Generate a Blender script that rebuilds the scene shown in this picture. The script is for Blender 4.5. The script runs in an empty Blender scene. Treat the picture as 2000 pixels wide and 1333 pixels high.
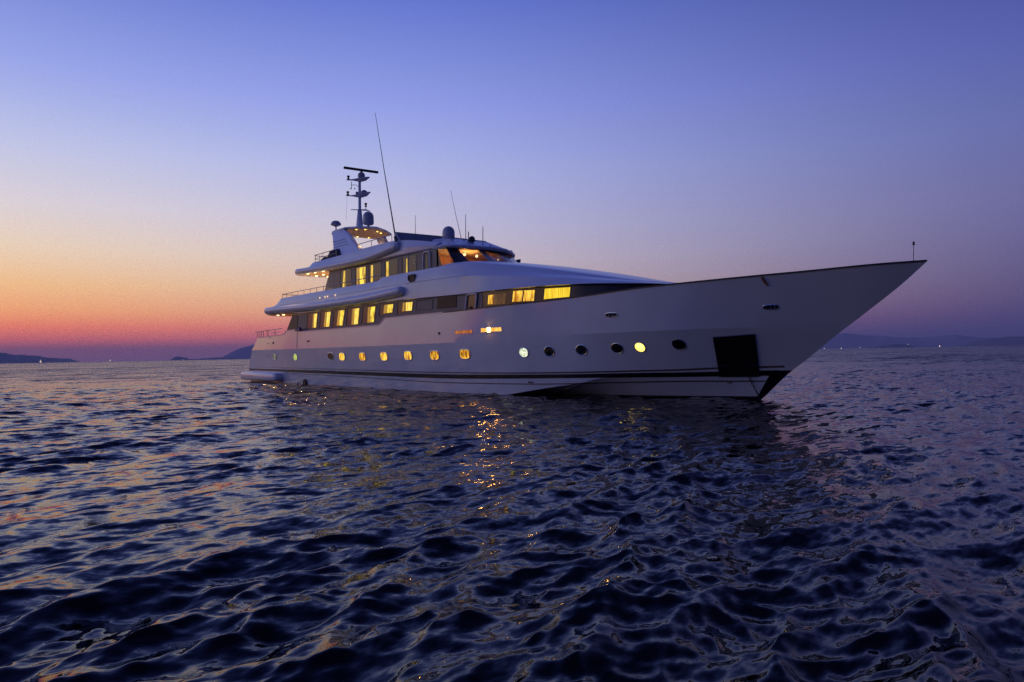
import bpy, bmesh, math, random
import numpy as np
from mathutils import Vector, Matrix

R = math.radians
sc = bpy.context.scene
random.seed(4)

# ------------------------------------------------------------------ camera
CAM = Vector((49.89, -20.81, 1.60))
AZ, PITCH, ROLL = R(140.04), R(1.104), R(1.02)
cd = bpy.data.cameras.new("Camera")
cd.sensor_width = 36.0
cd.lens = 24.0
cd.clip_start = 0.1
cd.clip_end = 60000
cam = bpy.data.objects.new("Camera", cd)
sc.collection.objects.link(cam)
fwd = Vector((math.cos(AZ) * math.cos(PITCH), math.sin(AZ) * math.cos(PITCH), math.sin(PITCH)))
rgt = Vector((math.sin(AZ), -math.cos(AZ), 0))
up0 = rgt.cross(fwd)
cr, sr = math.cos(ROLL), math.sin(ROLL)
X = rgt * cr - up0 * sr
Y = rgt * sr + up0 * cr
M = Matrix((X, Y, -fwd)).transposed().to_4x4()
M.translation = CAM
cam.matrix_world = M
sc.camera = cam

# ------------------------------------------------------------------ render
sc.view_settings.view_transform = 'Standard'
sc.view_settings.look = 'None'
sc.view_settings.exposure = 0.0
sc.view_settings.gamma = 1.0
try:
    sc.cycles.use_denoising = True
    sc.cycles.denoising_prefilter = 'NONE'
    sc.cycles.denoiser = 'OPENIMAGEDENOISE'
    sc.cycles.sample_clamp_indirect = 5.0
    sc.cycles.adaptive_threshold = 0.004
    sc.cycles.max_bounces = 6
    sc.cycles.caustics_reflective = False
except Exception:
    pass


def lin(r, g, b):
    f = lambda c: (c / 255 / 12.92) if c / 255 <= 0.04045 else ((c / 255 + 0.055) / 1.055) ** 2.4
    return (f(r), f(g), f(b), 1.0)


# ------------------------------------------------------------------ world: the dusk sky after sunset
w = bpy.data.worlds.new("World")
sc.world = w
w.use_nodes = True
nt = w.node_tree
nt.nodes.clear()


def N(tree, typ, **kw):
    n = tree.nodes.new(typ)
    for k, v in kw.items():
        setattr(n, k, v)
    return n


def math_node(tree, op, a, b=None, clamp=False):
    n = N(tree, 'ShaderNodeMath', operation=op, use_clamp=clamp)
    for i, v in enumerate((a, b)):
        if v is None:
            continue
        if isinstance(v, (int, float)):
            n.inputs[i].default_value = v
        else:
            tree.links.new(v, n.inputs[i])
    return n.outputs[0]


SUN_AZ = R(218.0)
tc = N(nt, 'ShaderNodeTexCoord')
sep = N(nt, 'ShaderNodeSeparateXYZ')
nt.links.new(tc.outputs['Generated'], sep.inputs[0])
el = math_node(nt, 'ARCSINE', sep.outputs['Z'])
el = math_node(nt, 'MAXIMUM', el, 0.0)
fac = math_node(nt, 'SQRT', math_node(nt, 'DIVIDE', el, math.pi / 2))
az = math_node(nt, 'ARCTAN2', sep.outputs['Y'], sep.outputs['X'])
dlt = math_node(nt, 'SUBTRACT', az, SUN_AZ)
dlt = math_node(nt, 'ARCTAN2', math_node(nt, 'SINE', dlt), math_node(nt, 'COSINE', dlt))
# the glow fades faster towards the darker side of the sky
ang = math_node(nt, 'MAXIMUM', math_node(nt, 'MULTIPLY', dlt, 1.7), math_node(nt, 'MULTIPLY', dlt, -1.0))
ang = math_node(nt, 'MULTIPLY', ang, 180 / math.pi)


def sky_ramp(stops):
    n = N(nt, 'ShaderNodeValToRGB')
    e = n.color_ramp.elements
    while len(e) > 1:
        e.remove(e[-1])
    for i, (deg, col) in enumerate(stops):
        p = math.sqrt(deg / 90)
        if i == 0:
            e[0].position = p
            e[0].color = lin(*col)
        else:
            x = e.new(p)
            x.color = lin(*col)
    nt.links.new(fac, n.inputs[0])
    return n.outputs[0]


r_sun = sky_ramp([(0, (160, 114, 148)), (0.8, (184, 114, 140)), (1.6, (258, 126, 112)), (2.5, (278, 146, 98)),
                  (3.6, (272, 182, 110)), (5.5, (260, 204, 138)), (8, (246, 218, 186)), (11, (226, 215, 218)),
                  (15, (194, 199, 230)), (20, (153, 166, 230)), (28, (97, 116, 202)), (45, (62, 78, 164)), (90, (30, 40, 98))])
r_mid = sky_ramp([(0, (120, 106, 156)), (1.0, (138, 108, 150)), (2.2, (188, 124, 144)), (3.6, (208, 158, 156)), (5.5, (207, 181, 180)),
                  (8, (198, 187, 204)), (11, (183, 182, 217)), (15, (166, 174, 226)), (20, (141, 154, 226)), (28, (96, 115, 202)),
                  (45, (56, 70, 150)), (90, (30, 40, 98))])
r_rgt = sky_ramp([(0, (60, 64, 120)), (1.8, (66, 68, 120)), (4, (82, 79, 128)), (6.5, (92, 88, 140)), (10, (100, 99, 153)),
                  (15, (94, 102, 164)), (20, (80, 91, 164)), (28, (58, 68, 140)), (45, (32, 40, 94)), (90, (28, 36, 90))])
r_ant = sky_ramp([(0, (28, 33, 62)), (5, (32, 37, 74)), (10, (37, 42, 86)), (20, (41, 47, 98)), (30, (38, 45, 98)), (90, (28, 36, 90))])


def smooth(a, b):
    n = N(nt, 'ShaderNodeMapRange', interpolation_type='SMOOTHSTEP')
    n.inputs[1].default_value = a
    n.inputs[2].default_value = b
    nt.links.new(ang, n.inputs[0])
    return n.outputs[0]


def linear(a, b):
    n = N(nt, 'ShaderNodeMapRange')
    n.inputs[1].default_value = a
    n.inputs[2].default_value = b
    nt.links.new(ang, n.inputs[0])
    return n.outputs[0]


def mix(f, a, b):
    n = N(nt, 'ShaderNodeMixRGB')
    nt.links.new(f, n.inputs[0])
    nt.links.new(a, n.inputs[1])
    nt.links.new(b, n.inputs[2])
    return n.outputs[0]


col = mix(smooth(26, 94), r_sun, r_mid)
col = mix(smooth(64, 126), col, r_rgt)
col = mix(smooth(116, 172), col, r_ant)
# behind the camera the dusk is cooler
bf = N(nt, 'ShaderNodeMapRange', interpolation_type='SMOOTHSTEP')
bf.inputs[1].default_value = R(15)
bf.inputs[2].default_value = R(75)
nt.links.new(dlt, bf.inputs[0])
tintn = N(nt, 'ShaderNodeMixRGB', blend_type='MULTIPLY')
tintn.inputs[2].default_value = (0.80, 0.95, 1.12, 1)
nt.links.new(bf.outputs[0], tintn.inputs[0])
nt.links.new(col, tintn.inputs[1])
col = tintn.outputs[0]
bg = N(nt, 'ShaderNodeBackground')
glow = N(nt, 'ShaderNodeMapRange', interpolation_type='SMOOTHSTEP')
glow.inputs[1].default_value = 0.0
glow.inputs[2].default_value = 45.0
glow.inputs[3].default_value = 1.25
glow.inputs[4].default_value = 1.09
nt.links.new(ang, glow.inputs[0])
nt.links.new(glow.outputs[0], bg.inputs[1])
out = N(nt, 'ShaderNodeOutputWorld')
nt.links.new(col, bg.inputs[0])
nt.links.new(bg.outputs[0], out.inputs[0])

# ------------------------------------------------------------------ materials


def principled(name, base, rough=0.4, metal=0.0, coat=0.0, ior=1.5, spec=0.5):
    m = bpy.data.materials.new(name)
    m.use_nodes = True
    b = m.node_tree.nodes['Principled BSDF']
    b.inputs['Base Color'].default_value = (*base[:3], 1)
    b.inputs['Roughness'].default_value = rough
    b.inputs['Metallic'].default_value = metal
    b.inputs['Coat Weight'].default_value = coat
    b.inputs['Coat Roughness'].default_value = 0.04
    b.inputs['IOR'].default_value = ior
    b.inputs['Specular IOR Level'].default_value = spec
    return m


def noise_bump(m, scale, strength, dist=0.02, detail=4, stretch=None):
    t = m.node_tree
    b = t.nodes['Principled BSDF']
    c = N(t, 'ShaderNodeTexCoord')
    mp = N(t, 'ShaderNodeMapping')
    if stretch:
        mp.inputs['Scale'].default_value = stretch
    n = N(t, 'ShaderNodeTexNoise')
    n.inputs['Scale'].default_value = scale
    n.inputs['Detail'].default_value = detail
    bp = N(t, 'ShaderNodeBump')
    bp.inputs['Strength'].default_value = strength
    bp.inputs['Distance'].default_value = dist
    t.links.new(c.outputs['Object'], mp.inputs[0])
    t.links.new(mp.outputs[0], n.inputs['Vector'])
    t.links.new(n.outputs[0], bp.inputs['Height'])
    t.links.new(bp.outputs[0], b.inputs['Normal'])
    return m


def noise_color(m, c1, c2, scale, detail=5, stretch=None, lo=0.35, hi=0.65):
    t = m.node_tree
    b = t.nodes['Principled BSDF']
    c = N(t, 'ShaderNodeTexCoord')
    mp = N(t, 'ShaderNodeMapping')
    if stretch:
        mp.inputs['Scale'].default_value = stretch
    n = N(t, 'ShaderNodeTexNoise')
    n.inputs['Scale'].default_value = scale
    n.inputs['Detail'].default_value = detail
    r = N(t, 'ShaderNodeValToRGB')
    r.color_ramp.elements[0].position = lo
    r.color_ramp.elements[1].position = hi
    r.color_ramp.elements[0].color = (*c1[:3], 1)
    r.color_ramp.elements[1].color = (*c2[:3], 1)
    t.links.new(c.outputs['Object'], mp.inputs[0])
    t.links.new(mp.outputs[0], n.inputs['Vector'])
    t.links.new(n.outputs[0], r.inputs[0])
    t.links.new(r.outputs[0], b.inputs['Base Color'])
    return m


gel = principled('white_gelcoat', (0.72, 0.72, 0.75), 0.16, coat=0.6)
noise_color(gel, (0.72, 0.74, 0.77), (0.78, 0.80, 0.82), 0.6, 6)
noise_bump(gel, 0.55, 0.06, 0.02, 2, (0.5, 1, 1.6))
gel_up = principled('white_paint', (0.72, 0.72, 0.76), 0.3, coat=0.2)
noise_color(gel_up, (0.71, 0.73, 0.78), (0.78, 0.79, 0.84), 0.8, 6)
black = principled('black_paint', (0.006, 0.006, 0.008), 0.25)
blackmat = principled('black_steel', (0.004, 0.004, 0.005), 0.5)
darkrub = principled('dark_cap', (0.025, 0.02, 0.022), 0.4)
grey = principled('grey_wall_paint', (0.2, 0.2, 0.21), 0.45)
noise_color(grey, (0.115, 0.12, 0.135), (0.15, 0.155, 0.17), 1.5, 5)
greyf = principled('dark_tinted_wall', (0.03, 0.03, 0.04), 0.2, coat=0.3)
louv = principled('dark_louver', (0.05, 0.05, 0.055), 0.45)
tint = principled('tinted_glass', (0.07, 0.078, 0.09), 0.15, spec=0.4)
blackglass = principled('black_glass', (0.004, 0.004, 0.005), 0.05)
steel = principled('polished_steel', (0.55, 0.55, 0.57), 0.22, 1.0)
railm = principled('rail_steel', (0.28, 0.27, 0.28), 0.3, 0.8)
gold = principled('gold_stripe', (0.12, 0.10, 0.07), 0.35)
domem = principled('dome_plastic', (0.45, 0.45, 0.5), 0.35)
darkp = principled('dark_plastic', (0.03, 0.03, 0.035), 0.4)
antm = principled('antenna_grey', (0.12, 0.12, 0.14), 0.4)
cover = principled('dark_fabric', (0.05, 0.05, 0.06), 0.8)
noise_bump(cover, 6, 0.6, 0.05)
teak = principled('teak_deck', (0.36, 0.22, 0.11), 0.6)
noise_color(teak, (0.28, 0.17, 0.08), (0.42, 0.26, 0.13), 2.0, 6, (0.3, 14, 1))
wood = principled('varnished_wood', (0.5, 0.25, 0.07), 0.4)
noise_color(wood, (0.42, 0.2, 0.05), (0.6, 0.32, 0.1), 1.2, 5, (6, 6, 0.6))
soff = principled('soffit_panel', (0.58, 0.38, 0.2), 0.45)
flytint = principled('flybridge_tint', (0.10, 0.11, 0.16), 0.15)
bluep = principled('blue_plastic', (0.02, 0.05, 0.2), 0.4)
rope = principled('orange_rope', (0.30, 0.14, 0.05), 0.8)
chainm = principled('chain_steel', (0.02, 0.02, 0.022), 0.5, 0.5)
foulm = principled('dark_bottom_paint', (0.008, 0.008, 0.012), 0.5)


def lit(name, c1, c2, strength, scale=3.0, stretch=(4, 4, 0.5), lo=0.35, hi=0.62):
    """glass pane with a lit curtain or cabin behind it"""
    m = bpy.data.materials.new(name)
    m.use_nodes = True
    t = m.node_tree
    b = t.nodes['Principled BSDF']
    b.inputs['Base Color'].default_value = (0.01, 0.01, 0.01, 1)
    b.inputs['Roughness'].default_value = 0.08
    c = N(t, 'ShaderNodeTexCoord')
    mp = N(t, 'ShaderNodeMapping')
    mp.inputs['Scale'].default_value = stretch
    n = N(t, 'ShaderNodeTexNoise')
    n.inputs['Scale'].default_value = scale
    n.inputs['Detail'].default_value = 3
    r = N(t, 'ShaderNodeValToRGB')
    r.color_ramp.elements[0].position = lo
    r.color_ramp.elements[1].position = hi
    r.color_ramp.elements[0].color = lin(*c1)
    r.color_ramp.elements[1].color = lin(*c2)
    t.links.new(c.outputs['Object'], mp.inputs[0])
    t.links.new(mp.outputs[0], n.inputs['Vector'])
    t.links.new(n.outputs[0], r.inputs[0])
    t.links.new(r.outputs[0], b.inputs['Emission Color'])
    b.inputs['Emission Strength'].default_value = strength
    return m


lit_y = lit('lit_yellow_curtain', (225, 165, 20), (255, 238, 120), 1.15, 2.2, (5, 5, 1.2))
lit_d = lit('lit_cabin', (150, 105, 30), (255, 228, 80), 1.1, 1.5, (2.2, 2.2, 1.6), 0.34, 0.58)
lit_c = lit('lit_pleated_curtain', (215, 160, 10), (255, 226, 60), 1.1, 2.2, (9, 9, 0.25))
lit_o = lit('lit_orange_cabin', (110, 50, 4), (255, 190, 48), 1.15, 3.2, (3.2, 3.2, 0.8), 0.4, 0.6)
lit_o2 = lit('lit_amber_curtain', (150, 80, 5), (255, 206, 74), 1.25, 2.6, (3.4, 3.4, 0.7), 0.36, 0.6)
lit_w = lit('lit_white_cabin', (150, 170, 130), (250, 252, 225), 1.1, 4.0, (2, 2, 2))
lit_g = lit('lit_green_cabin', (120, 150, 70), (210, 228, 120), 0.9, 5.0, (2, 2, 2))
lit_gd = lit('dim_green_cabin', (50, 60, 55), (135, 140, 110), 0.8, 5.0, (2, 2, 2))
lit_p = lit('lit_pale_yellow', (225, 180, 80), (255, 222, 110), 2.6, 2.0, (2, 2, 2))
lit_s = lit('lit_strip', (200, 150, 20), (255, 220, 90), 0.95, 2.0, (3, 3, 0.8))
lit_dr = lit('lit_fade_strip', (120, 92, 45), (215, 165, 60), 0.75, 2.0, (9, 9, .4))
lit_b = lit('lit_dim_brown', (60, 45, 40), (110, 78, 50), 0.7, 2.0, (3, 3, 1))
lit_br = lit('lit_slot_brown', (150, 80, 40), (195, 115, 60), 0.8, 2.0, (3, 3, 1))
lit_sl = lit('lit_slot_bright', (235, 150, 50), (255, 190, 90), 1.3, 2.0, (3, 3, 1))


def emit(name, col_, strength):
    m = bpy.data.materials.new(name)
    m.use_nodes = True
    b = m.node_tree.nodes['Principled BSDF']
    b.inputs['Base Color'].default_value = (0.3, 0.3, 0.3, 1)
    b.inputs['Emission Color'].default_value = lin(*col_)
    b.inputs['Emission Strength'].default_value = strength
    return m


lampm = emit('lamp_warm', (255, 226, 150), 6.0)
lampw = emit('lamp_bright', (255, 178, 76), 150.0)
lampy = emit('lamp_yellow', (255, 214, 90), 3.0)
lampc = emit('courtesy_lamp', (255, 205, 150), 1.4)
lampf = emit('far_lamp', (255, 225, 190), 2.2)
lamph = emit('wheelhouse_lamp', (255, 240, 190), 3.0)

gl = bpy.data.materials.new('clear_glass')
gl.use_nodes = True
t = gl.node_tree
t.nodes.clear()
o_ = N(t, 'ShaderNodeOutputMaterial')
mx = N(t, 'ShaderNodeMixShader')
fr = N(t, 'ShaderNodeFresnel')
fr.inputs[0].default_value = 1.28
tr = N(t, 'ShaderNodeBsdfTransparent')
tr.inputs[0].default_value = (0.8, 0.74, 0.7, 1)
gs = N(t, 'ShaderNodeBsdfGlossy')
gs.inputs['Roughness'].default_value = 0.03
gb = N(t, 'ShaderNodeNewGeometry')
front = math_node(t, 'SUBTRACT', 1.0, gb.outputs['Backfacing'])
t.links.new(math_node(t, 'MULTIPLY', fr.outputs[0], front), mx.inputs[0])
t.links.new(tr.outputs[0], mx.inputs[1])
t.links.new(gs.outputs[0], mx.inputs[2])
t.links.new(mx.outputs[0], o_.inputs[0])

# ------------------------------------------------------------------ mesh builder


class MB:
    def __init__(self):
        self.v = []
        self.f = []

    def add(self, vs, fs):
        k = len(self.v)
        self.v += [tuple(map(float, p)) for p in vs]
        self.f += [tuple(i + k for i in f) for f in fs]
        return self

    def grid(self, rows, close_u=False, cap0=False, cap1=False):
        n, m = len(rows), len(rows[0])
        vs = [p for r in rows for p in r]
        fs = []
        for i in range(n - 1):
            for j in range(m - 1 if not close_u else m):
                a = i * m + j
                b = i * m + (j + 1) % m
                fs.append((a, b, b + m, a + m))
        if cap0:
            fs.append(tuple(range(m))[::-1])
        if cap1:
            fs.append(tuple((n - 1) * m + j for j in range(m)))
        return self.add(vs, fs)

    def box(self, c, s, rz=0.0):
        cx, cy, cz = c
        vs = []
        for z in (-1, 1):
            for x, y in ((-1, -1), (1, -1), (1, 1), (-1, 1)):
                px, py = x * s[0] / 2, y * s[1] / 2
                vs.append((cx + px * math.cos(rz) - py * math.sin(rz), cy + px * math.sin(rz) + py * math.cos(rz), cz + z * s[2] / 2))
        return self.add(vs, [(3, 2, 1, 0), (4, 5, 6, 7), (0, 1, 5, 4), (1, 2, 6, 5), (2, 3, 7, 6), (3, 0, 4, 7)])

    def hexa(self, b, t_):
        return self.add(list(b) + list(t_), [(3, 2, 1, 0), (4, 5, 6, 7), (0, 1, 5, 4), (1, 2, 6, 5), (2, 3, 7, 6), (3, 0, 4, 7)])

    def prism(self, poly, off):
        n = len(poly)
        off = Vector(off)
        p2 = [tuple(Vector(p) + off) for p in poly]
        fs = [tuple(range(n))[::-1], tuple(range(n, 2 * n))] + [(i, (i + 1) % n, n + (i + 1) % n, n + i) for i in range(n)]
        return self.add(list(poly) + p2, fs)

    def tube(self, path, r, seg=8, caps=True, round_end=False):
        path = [Vector(p) for p in path]
        n = len(path)
        rr = list(r) if hasattr(r, '__len__') else [r] * n
        if round_end:
            d0 = (path[0] - path[1]).normalized()
            d1 = (path[-1] - path[-2]).normalized()
            e0 = [(path[0] + d0 * rr[0] * math.sin(a), rr[0] * math.cos(a)) for a in (R(82), R(60), R(40), R(20))]
            e1 = [(path[-1] + d1 * rr[-1] * math.sin(a), rr[-1] * math.cos(a)) for a in (R(20), R(40), R(60), R(82))]
            path = [p for p, _ in e0] + path + [p for p, _ in e1]
            rr = [q for _, q in e0] + rr + [q for _, q in e1]
            n = len(path)
        rows = []
        ref = None
        for i, p in enumerate(path):
            d = (path[min(i + 1, n - 1)] - path[max(i - 1, 0)]).normalized()
            if ref is None:
                ref = Vector((0, 0, 1)) if abs(d.z) < 0.9 else Vector((1, 0, 0))
            a = d.cross(ref).normalized()
            b = a.cross(d).normalized()
            ref = b
            rows.append([p + (a * math.cos(2 * math.pi * k / seg) + b * math.sin(2 * math.pi * k / seg)) * rr[i] for k in range(seg)])
        return self.grid(rows, True, caps, caps)

    def lathe(self, prof, c, seg=20, axis='z'):
        c = Vector(c)
        rows = []
        for r, h in prof:
            row = []
            for k in range(seg):
                a = 2 * math.pi * k / seg
                v = Vector((r * math.cos(a), r * math.sin(a), h))
                if axis == 'y':
                    v = Vector((v.x, v.z, v.y))
                if axis == 'x':
                    v = Vector((v.z, v.x, v.y))
                row.append(c + v)
            rows.append(row)
        return self.grid(rows, True, True, True)

    def sphere(self, c, r, seg=14, sq=1.0):
        return self.lathe([(max(1e-4, r * math.sin(math.pi * i / 8)), -r * sq * math.cos(math.pi * i / 8)) for i in range(9)], c, seg)

    def torus(self, c, nrm, Rr, r, seg=12, seg2=6, sx=1.0, xdir=None):
        c = Vector(c)
        nrm = Vector(nrm).normalized()
        xd = Vector(xdir) if xdir else (Vector((0, 0, 1)) if abs(nrm.z) < 0.9 else Vector((1, 0, 0)))
        a = (xd - nrm * xd.dot(nrm)).normalized()
        b = nrm.cross(a)
        rows = []
        for i in range(seg + 1):
            th = 2 * math.pi * i / seg
            d = a * math.cos(th) * sx + b * math.sin(th)
            rows.append([c + d * Rr + (d.normalized() * math.cos(2 * math.pi * k / seg2) + nrm * math.sin(2 * math.pi * k / seg2)) * r for k in range(seg2)])
        return self.grid(rows, True)

    def mirror(self):
        k = len(self.v)
        n = [(x, -y, z) for x, y, z in self.v]
        self.f += [tuple(i + k for i in f[::-1]) for f in self.f]
        self.v += n
        return self

    def build(self, name, mat, parent=None, smooth=35, bevel=0.0, merge=True):
        me = bpy.data.meshes.new(name)
        me.from_pydata(self.v, [], self.f)
        bm = bmesh.new()
        bm.from_mesh(me)
        if merge:
            bmesh.ops.remove_doubles(bm, verts=bm.verts, dist=1e-4)
            bmesh.ops.dissolve_degenerate(bm, edges=bm.edges, dist=1e-5)
        bmesh.ops.recalc_face_normals(bm, faces=bm.faces)
        bm.to_mesh(me)
        bm.free()
        if smooth:
            me.polygons.foreach_set('use_smooth', [True] * len(me.polygons))
            me.set_sharp_from_angle(angle=R(smooth))
        me.materials.append(mat)
        o = bpy.data.objects.new(name, me)
        sc.collection.objects.link(o)
        if parent:
            o.parent = parent
        if bevel:
            md = o.modifiers.new('Bevel', 'BEVEL')
            md.width = bevel
            md.segments = 2
            md.limit_method = 'ANGLE'
        return o


def thing(name, label, cat, loc=(0, 0, 0), group=None):
    o = bpy.data.objects.new(name, None)
    o.empty_display_size = 0.3
    sc.collection.objects.link(o)
    o.location = loc
    o['label'] = label
    o['category'] = cat
    if group:
        o['group'] = group
    return o


def tag(o, label, cat, group=None):
    o['label'] = label
    o['category'] = cat
    if group:
        o['group'] = group
    return o


def pchip(xk, yk):
    xk = np.array(xk, float)
    yk = np.array(yk, float)
    h = np.diff(xk)
    dl = np.diff(yk) / h
    m = np.zeros(len(xk))
    m[0] = dl[0]
    m[-1] = dl[-1]
    for i in range(1, len(xk) - 1):
        if dl[i - 1] * dl[i] > 0:
            w1 = 2 * h[i] + h[i - 1]
            w2 = h[i] + 2 * h[i - 1]
            m[i] = (w1 + w2) / (w1 / dl[i - 1] + w2 / dl[i])

    def fn(x):
        x = np.clip(np.asarray(x, float), xk[0], xk[-1])
        i = np.clip(np.searchsorted(xk, x, side='right') - 1, 0, len(h) - 1)
        t_ = (x - xk[i]) / h[i]
        t2 = t_ * t_
        t3 = t2 * t_
        return (2 * t3 - 3 * t2 + 1) * yk[i] + (t3 - 2 * t2 + t_) * h[i] * m[i] + (-2 * t3 + 3 * t2) * yk[i + 1] + (t3 - t2) * h[i] * m[i + 1]
    return fn


def curve(pts):
    a = np.array(pts, float)
    return pchip(a[:, 0], a[:, 1]), pchip(a[:, 0], a[:, 2])


# ------------------------------------------------------------------ sea
def build_sea():
    rng = np.random.default_rng(11)
    rad = [0.0, 0.5]
    while rad[-1] < 9200:
        rad.append(rad[-1] * (1.006 if rad[-1] < 50 else 1.012 if rad[-1] < 500 else 1.035))
    rad = np.array(rad[1:])
    th_f = np.linspace(AZ - R(44), AZ + R(44), 1650)
    th_b = np.linspace(AZ + R(44), AZ + R(316), 170)[1:-1]
    th = np.concatenate([th_f, th_b])
    nr, na = len(rad), len(th)
    RR, TT = np.meshgrid(rad, th, indexing='ij')
    x0 = CAM.x + RR * np.cos(TT)
    y0 = CAM.y + RR * np.sin(TT)
    z = np.zeros_like(x0)
    dx = np.zeros_like(x0)
    dy = np.zeros_like(x0)
    spacing = RR * np.where(RR < 50, 0.006, np.where(RR < 500, 0.012, 0.035)) + 0.004
    n = 150
    lam = np.exp(np.linspace(math.log(0.09), math.log(5.0), n))
    wd = R(196)                                     # wind blows along the anchored hull, bow to stern
    # gust patches: the short chop comes and goes over a few metres
    patch = np.ones_like(x0)
    for Lp, ap in ((3.1, .16), (4.7, .2), (7.3, .22), (12.0, .22), (23.0, .22), (51.0, .2)):
        for _ in range(2):
            t1 = rng.uniform(0, 2 * math.pi)
            patch += ap * np.sin(2 * math.pi / Lp * (x0 * math.cos(t1) + y0 * math.sin(t1)) + rng.uniform(0, 6.28)) * np.clip(Lp / spacing / 4 - .5, 0, 1)
    patch = np.clip(patch, 0.55, 1.7)
    for i, L in enumerate(lam):
        L *= rng.uniform(0.93, 1.07)
        spread = R(22) + R(11) * (1.0 - min(1.0, L / 2.0))
        a = wd + rng.normal(0, 1) * spread
        k = 2 * math.pi / L
        slope = 0.047 if L < 0.6 else 0.047 - 0.017 * min(1.0, (L - 0.6) / 0.6)
        if L < 0.2:
            slope *= 0.8
        if L > 1.3:
            slope *= (1.3 / L) ** 0.8
        A = slope * WAVE / k
        ph = rng.uniform(0, 2 * math.pi)
        att = np.clip((L / spacing - 2.2) / 2.2, 0, 1)
        if att.max() <= 0:
            continue
        rows = np.where(att[:, 0] > 0)[0]
        s = slice(0, rows[-1] + 1)
        p = k * (x0[s] * math.cos(a) + y0[s] * math.sin(a)) + ph
        # groups: slow amplitude modulation
        g = 1.0 + 0.55 * np.sin(p * 0.137 + ph * 3.1 + 0.08 * k * (x0[s] * math.sin(a) - y0[s] * math.cos(a)))
        aa = A * att[s] * g
        if L < 1.6:
            aa = aa * patch[s]
        sn = np.sin(p)
        z[s] += aa * np.cos(p)
        q = 0.65
        dx[s] -= q * aa * sn * math.cos(a)
        dy[s] -= q * aa * sn * math.sin(a)
    co = np.stack([x0 + dx, y0 + dy, z], -1).reshape(-1, 3).astype(np.float32)
    idx = np.arange(nr * na).reshape(nr, na)
    a = idx[:-1, :]
    b = np.roll(idx, -1, axis=1)[:-1, :]
    c = np.roll(idx, -1, axis=1)[1:, :]
    d = idx[1:, :]
    quads = np.stack([a, d, c, b], -1).reshape(-1, 4)
    nf = len(quads)
    me = bpy.data.meshes.new('sea')
    me.vertices.add(len(co))
    me.vertices.foreach_set('co', co.ravel())
    me.loops.add(nf * 4)
    me.loops.foreach_set('vertex_index', quads.ravel().astype(np.int32))
    me.polygons.add(nf)
    me.polygons.foreach_set('loop_start', np.arange(0, nf * 4, 4, dtype=np.int32))
    me.polygons.foreach_set('loop_total', np.full(nf, 4, dtype=np.int32))
    me.update(calc_edges=True)
    me.polygons.foreach_set('use_smooth', np.ones(nf, dtype=bool))
    at = me.attributes.new('coarse', 'FLOAT', 'POINT')
    at.data.foreach_set('value', (np.clip((spacing - 0.08) / 1.2, 0, 1) ** 0.6).ravel().astype(np.float32))
    at = me.attributes.new('fine', 'FLOAT', 'POINT')
    at.data.foreach_set('value', ((0.30 + 0.70 * np.clip((spacing - 0.025) / 0.15, 0, 1) ** 0.7)).ravel().astype(np.float32))
    m = principled('sea_water', (0.0004, 0.0007, 0.0016), 0.04, ior=1.333)
    t = m.node_tree
    b_ = t.nodes['Principled BSDF']
    tcx = N(t, 'ShaderNodeTexCoord')
    mp = N(t, 'ShaderNodeMapping')
    mp.inputs['Rotation'].default_value = (0, 0, -wd)
    mp.inputs['Scale'].default_value = (1, 0.42, 1)
    t.links.new(tcx.outputs['Object'], mp.inputs[0])
    atn = N(t, 'ShaderNodeAttribute', attribute_name='coarse')
    atf = N(t, 'ShaderNodeAttribute', attribute_name='fine')
    geo = N(t, 'ShaderNodeNewGeometry')
    total = geo.outputs['Normal']
    # waves shorter than the mesh can carry tilt the surface as a slope field
    for scale, det, amp, src in ((0.011, 2.0, 0.8, atn), (0.06, 2.0, 1.1, atn), (0.28, 2.0, 1.3, atn), (0.85, 2.5, FAR_SLOPE, atn), (3.2, 2.0, MID_SLOPE, atf), (9.0, 2.0, FINE_SLOPE, None), (34.0, 2.0, MICRO_SLOPE, None)):
        n2 = N(t, 'ShaderNodeTexNoise')
        n2.inputs['Scale'].default_value = scale
        n2.inputs['Detail'].default_value = det
        t.links.new(mp.outputs[0], n2.inputs['Vector'])
        sub = N(t, 'ShaderNodeVectorMath', operation='SUBTRACT')
        sub.inputs[1].default_value = (0.5, 0.5, 0.5)
        t.links.new(n2.outputs['Color'], sub.inputs[0])
        mul = N(t, 'ShaderNodeVectorMath', operation='MULTIPLY')
        mul.inputs[1].default_value = (amp, amp * 0.7, 0.0)
        t.links.new(sub.outputs[0], mul.inputs[0])
        last = mul.outputs[0]
        if src:
            scl = N(t, 'ShaderNodeVectorMath', operation='SCALE')
            t.links.new(last, scl.inputs[0])
            t.links.new(src.outputs['Fac'], scl.inputs['Scale'])
            last = scl.outputs[0]
        addn = N(t, 'ShaderNodeVectorMath', operation='ADD')
        t.links.new(total, addn.inputs[0])
        t.links.new(last, addn.inputs[1])
        total = addn.outputs[0]
    nrm = N(t, 'ShaderNodeVectorMath', operation='NORMALIZE')
    t.links.new(total, nrm.inputs[0])
    t.links.new(nrm.outputs[0], b_.inputs['Normal'])
    mr = N(t, 'ShaderNodeMapRange')
    mr.inputs[3].default_value = 0.06
    mr.inputs[4].default_value = FAR_ROUGH
    t.links.new(atn.outputs['Fac'], mr.inputs[0])
    t.links.new(mr.outputs[0], b_.inputs['Roughness'])
    me.materials.append(m)
    o = bpy.data.objects.new('sea', me)
    sc.collection.objects.link(o)
    o['kind'] = 'structure'
    return o


WAVE = 0.70
FAR_SLOPE = 2.3
MID_SLOPE = 1.9
FINE_SLOPE = 0.9
MICRO_SLOPE = 0.3
FAR_ROUGH = 0.26
build_sea()

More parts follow.
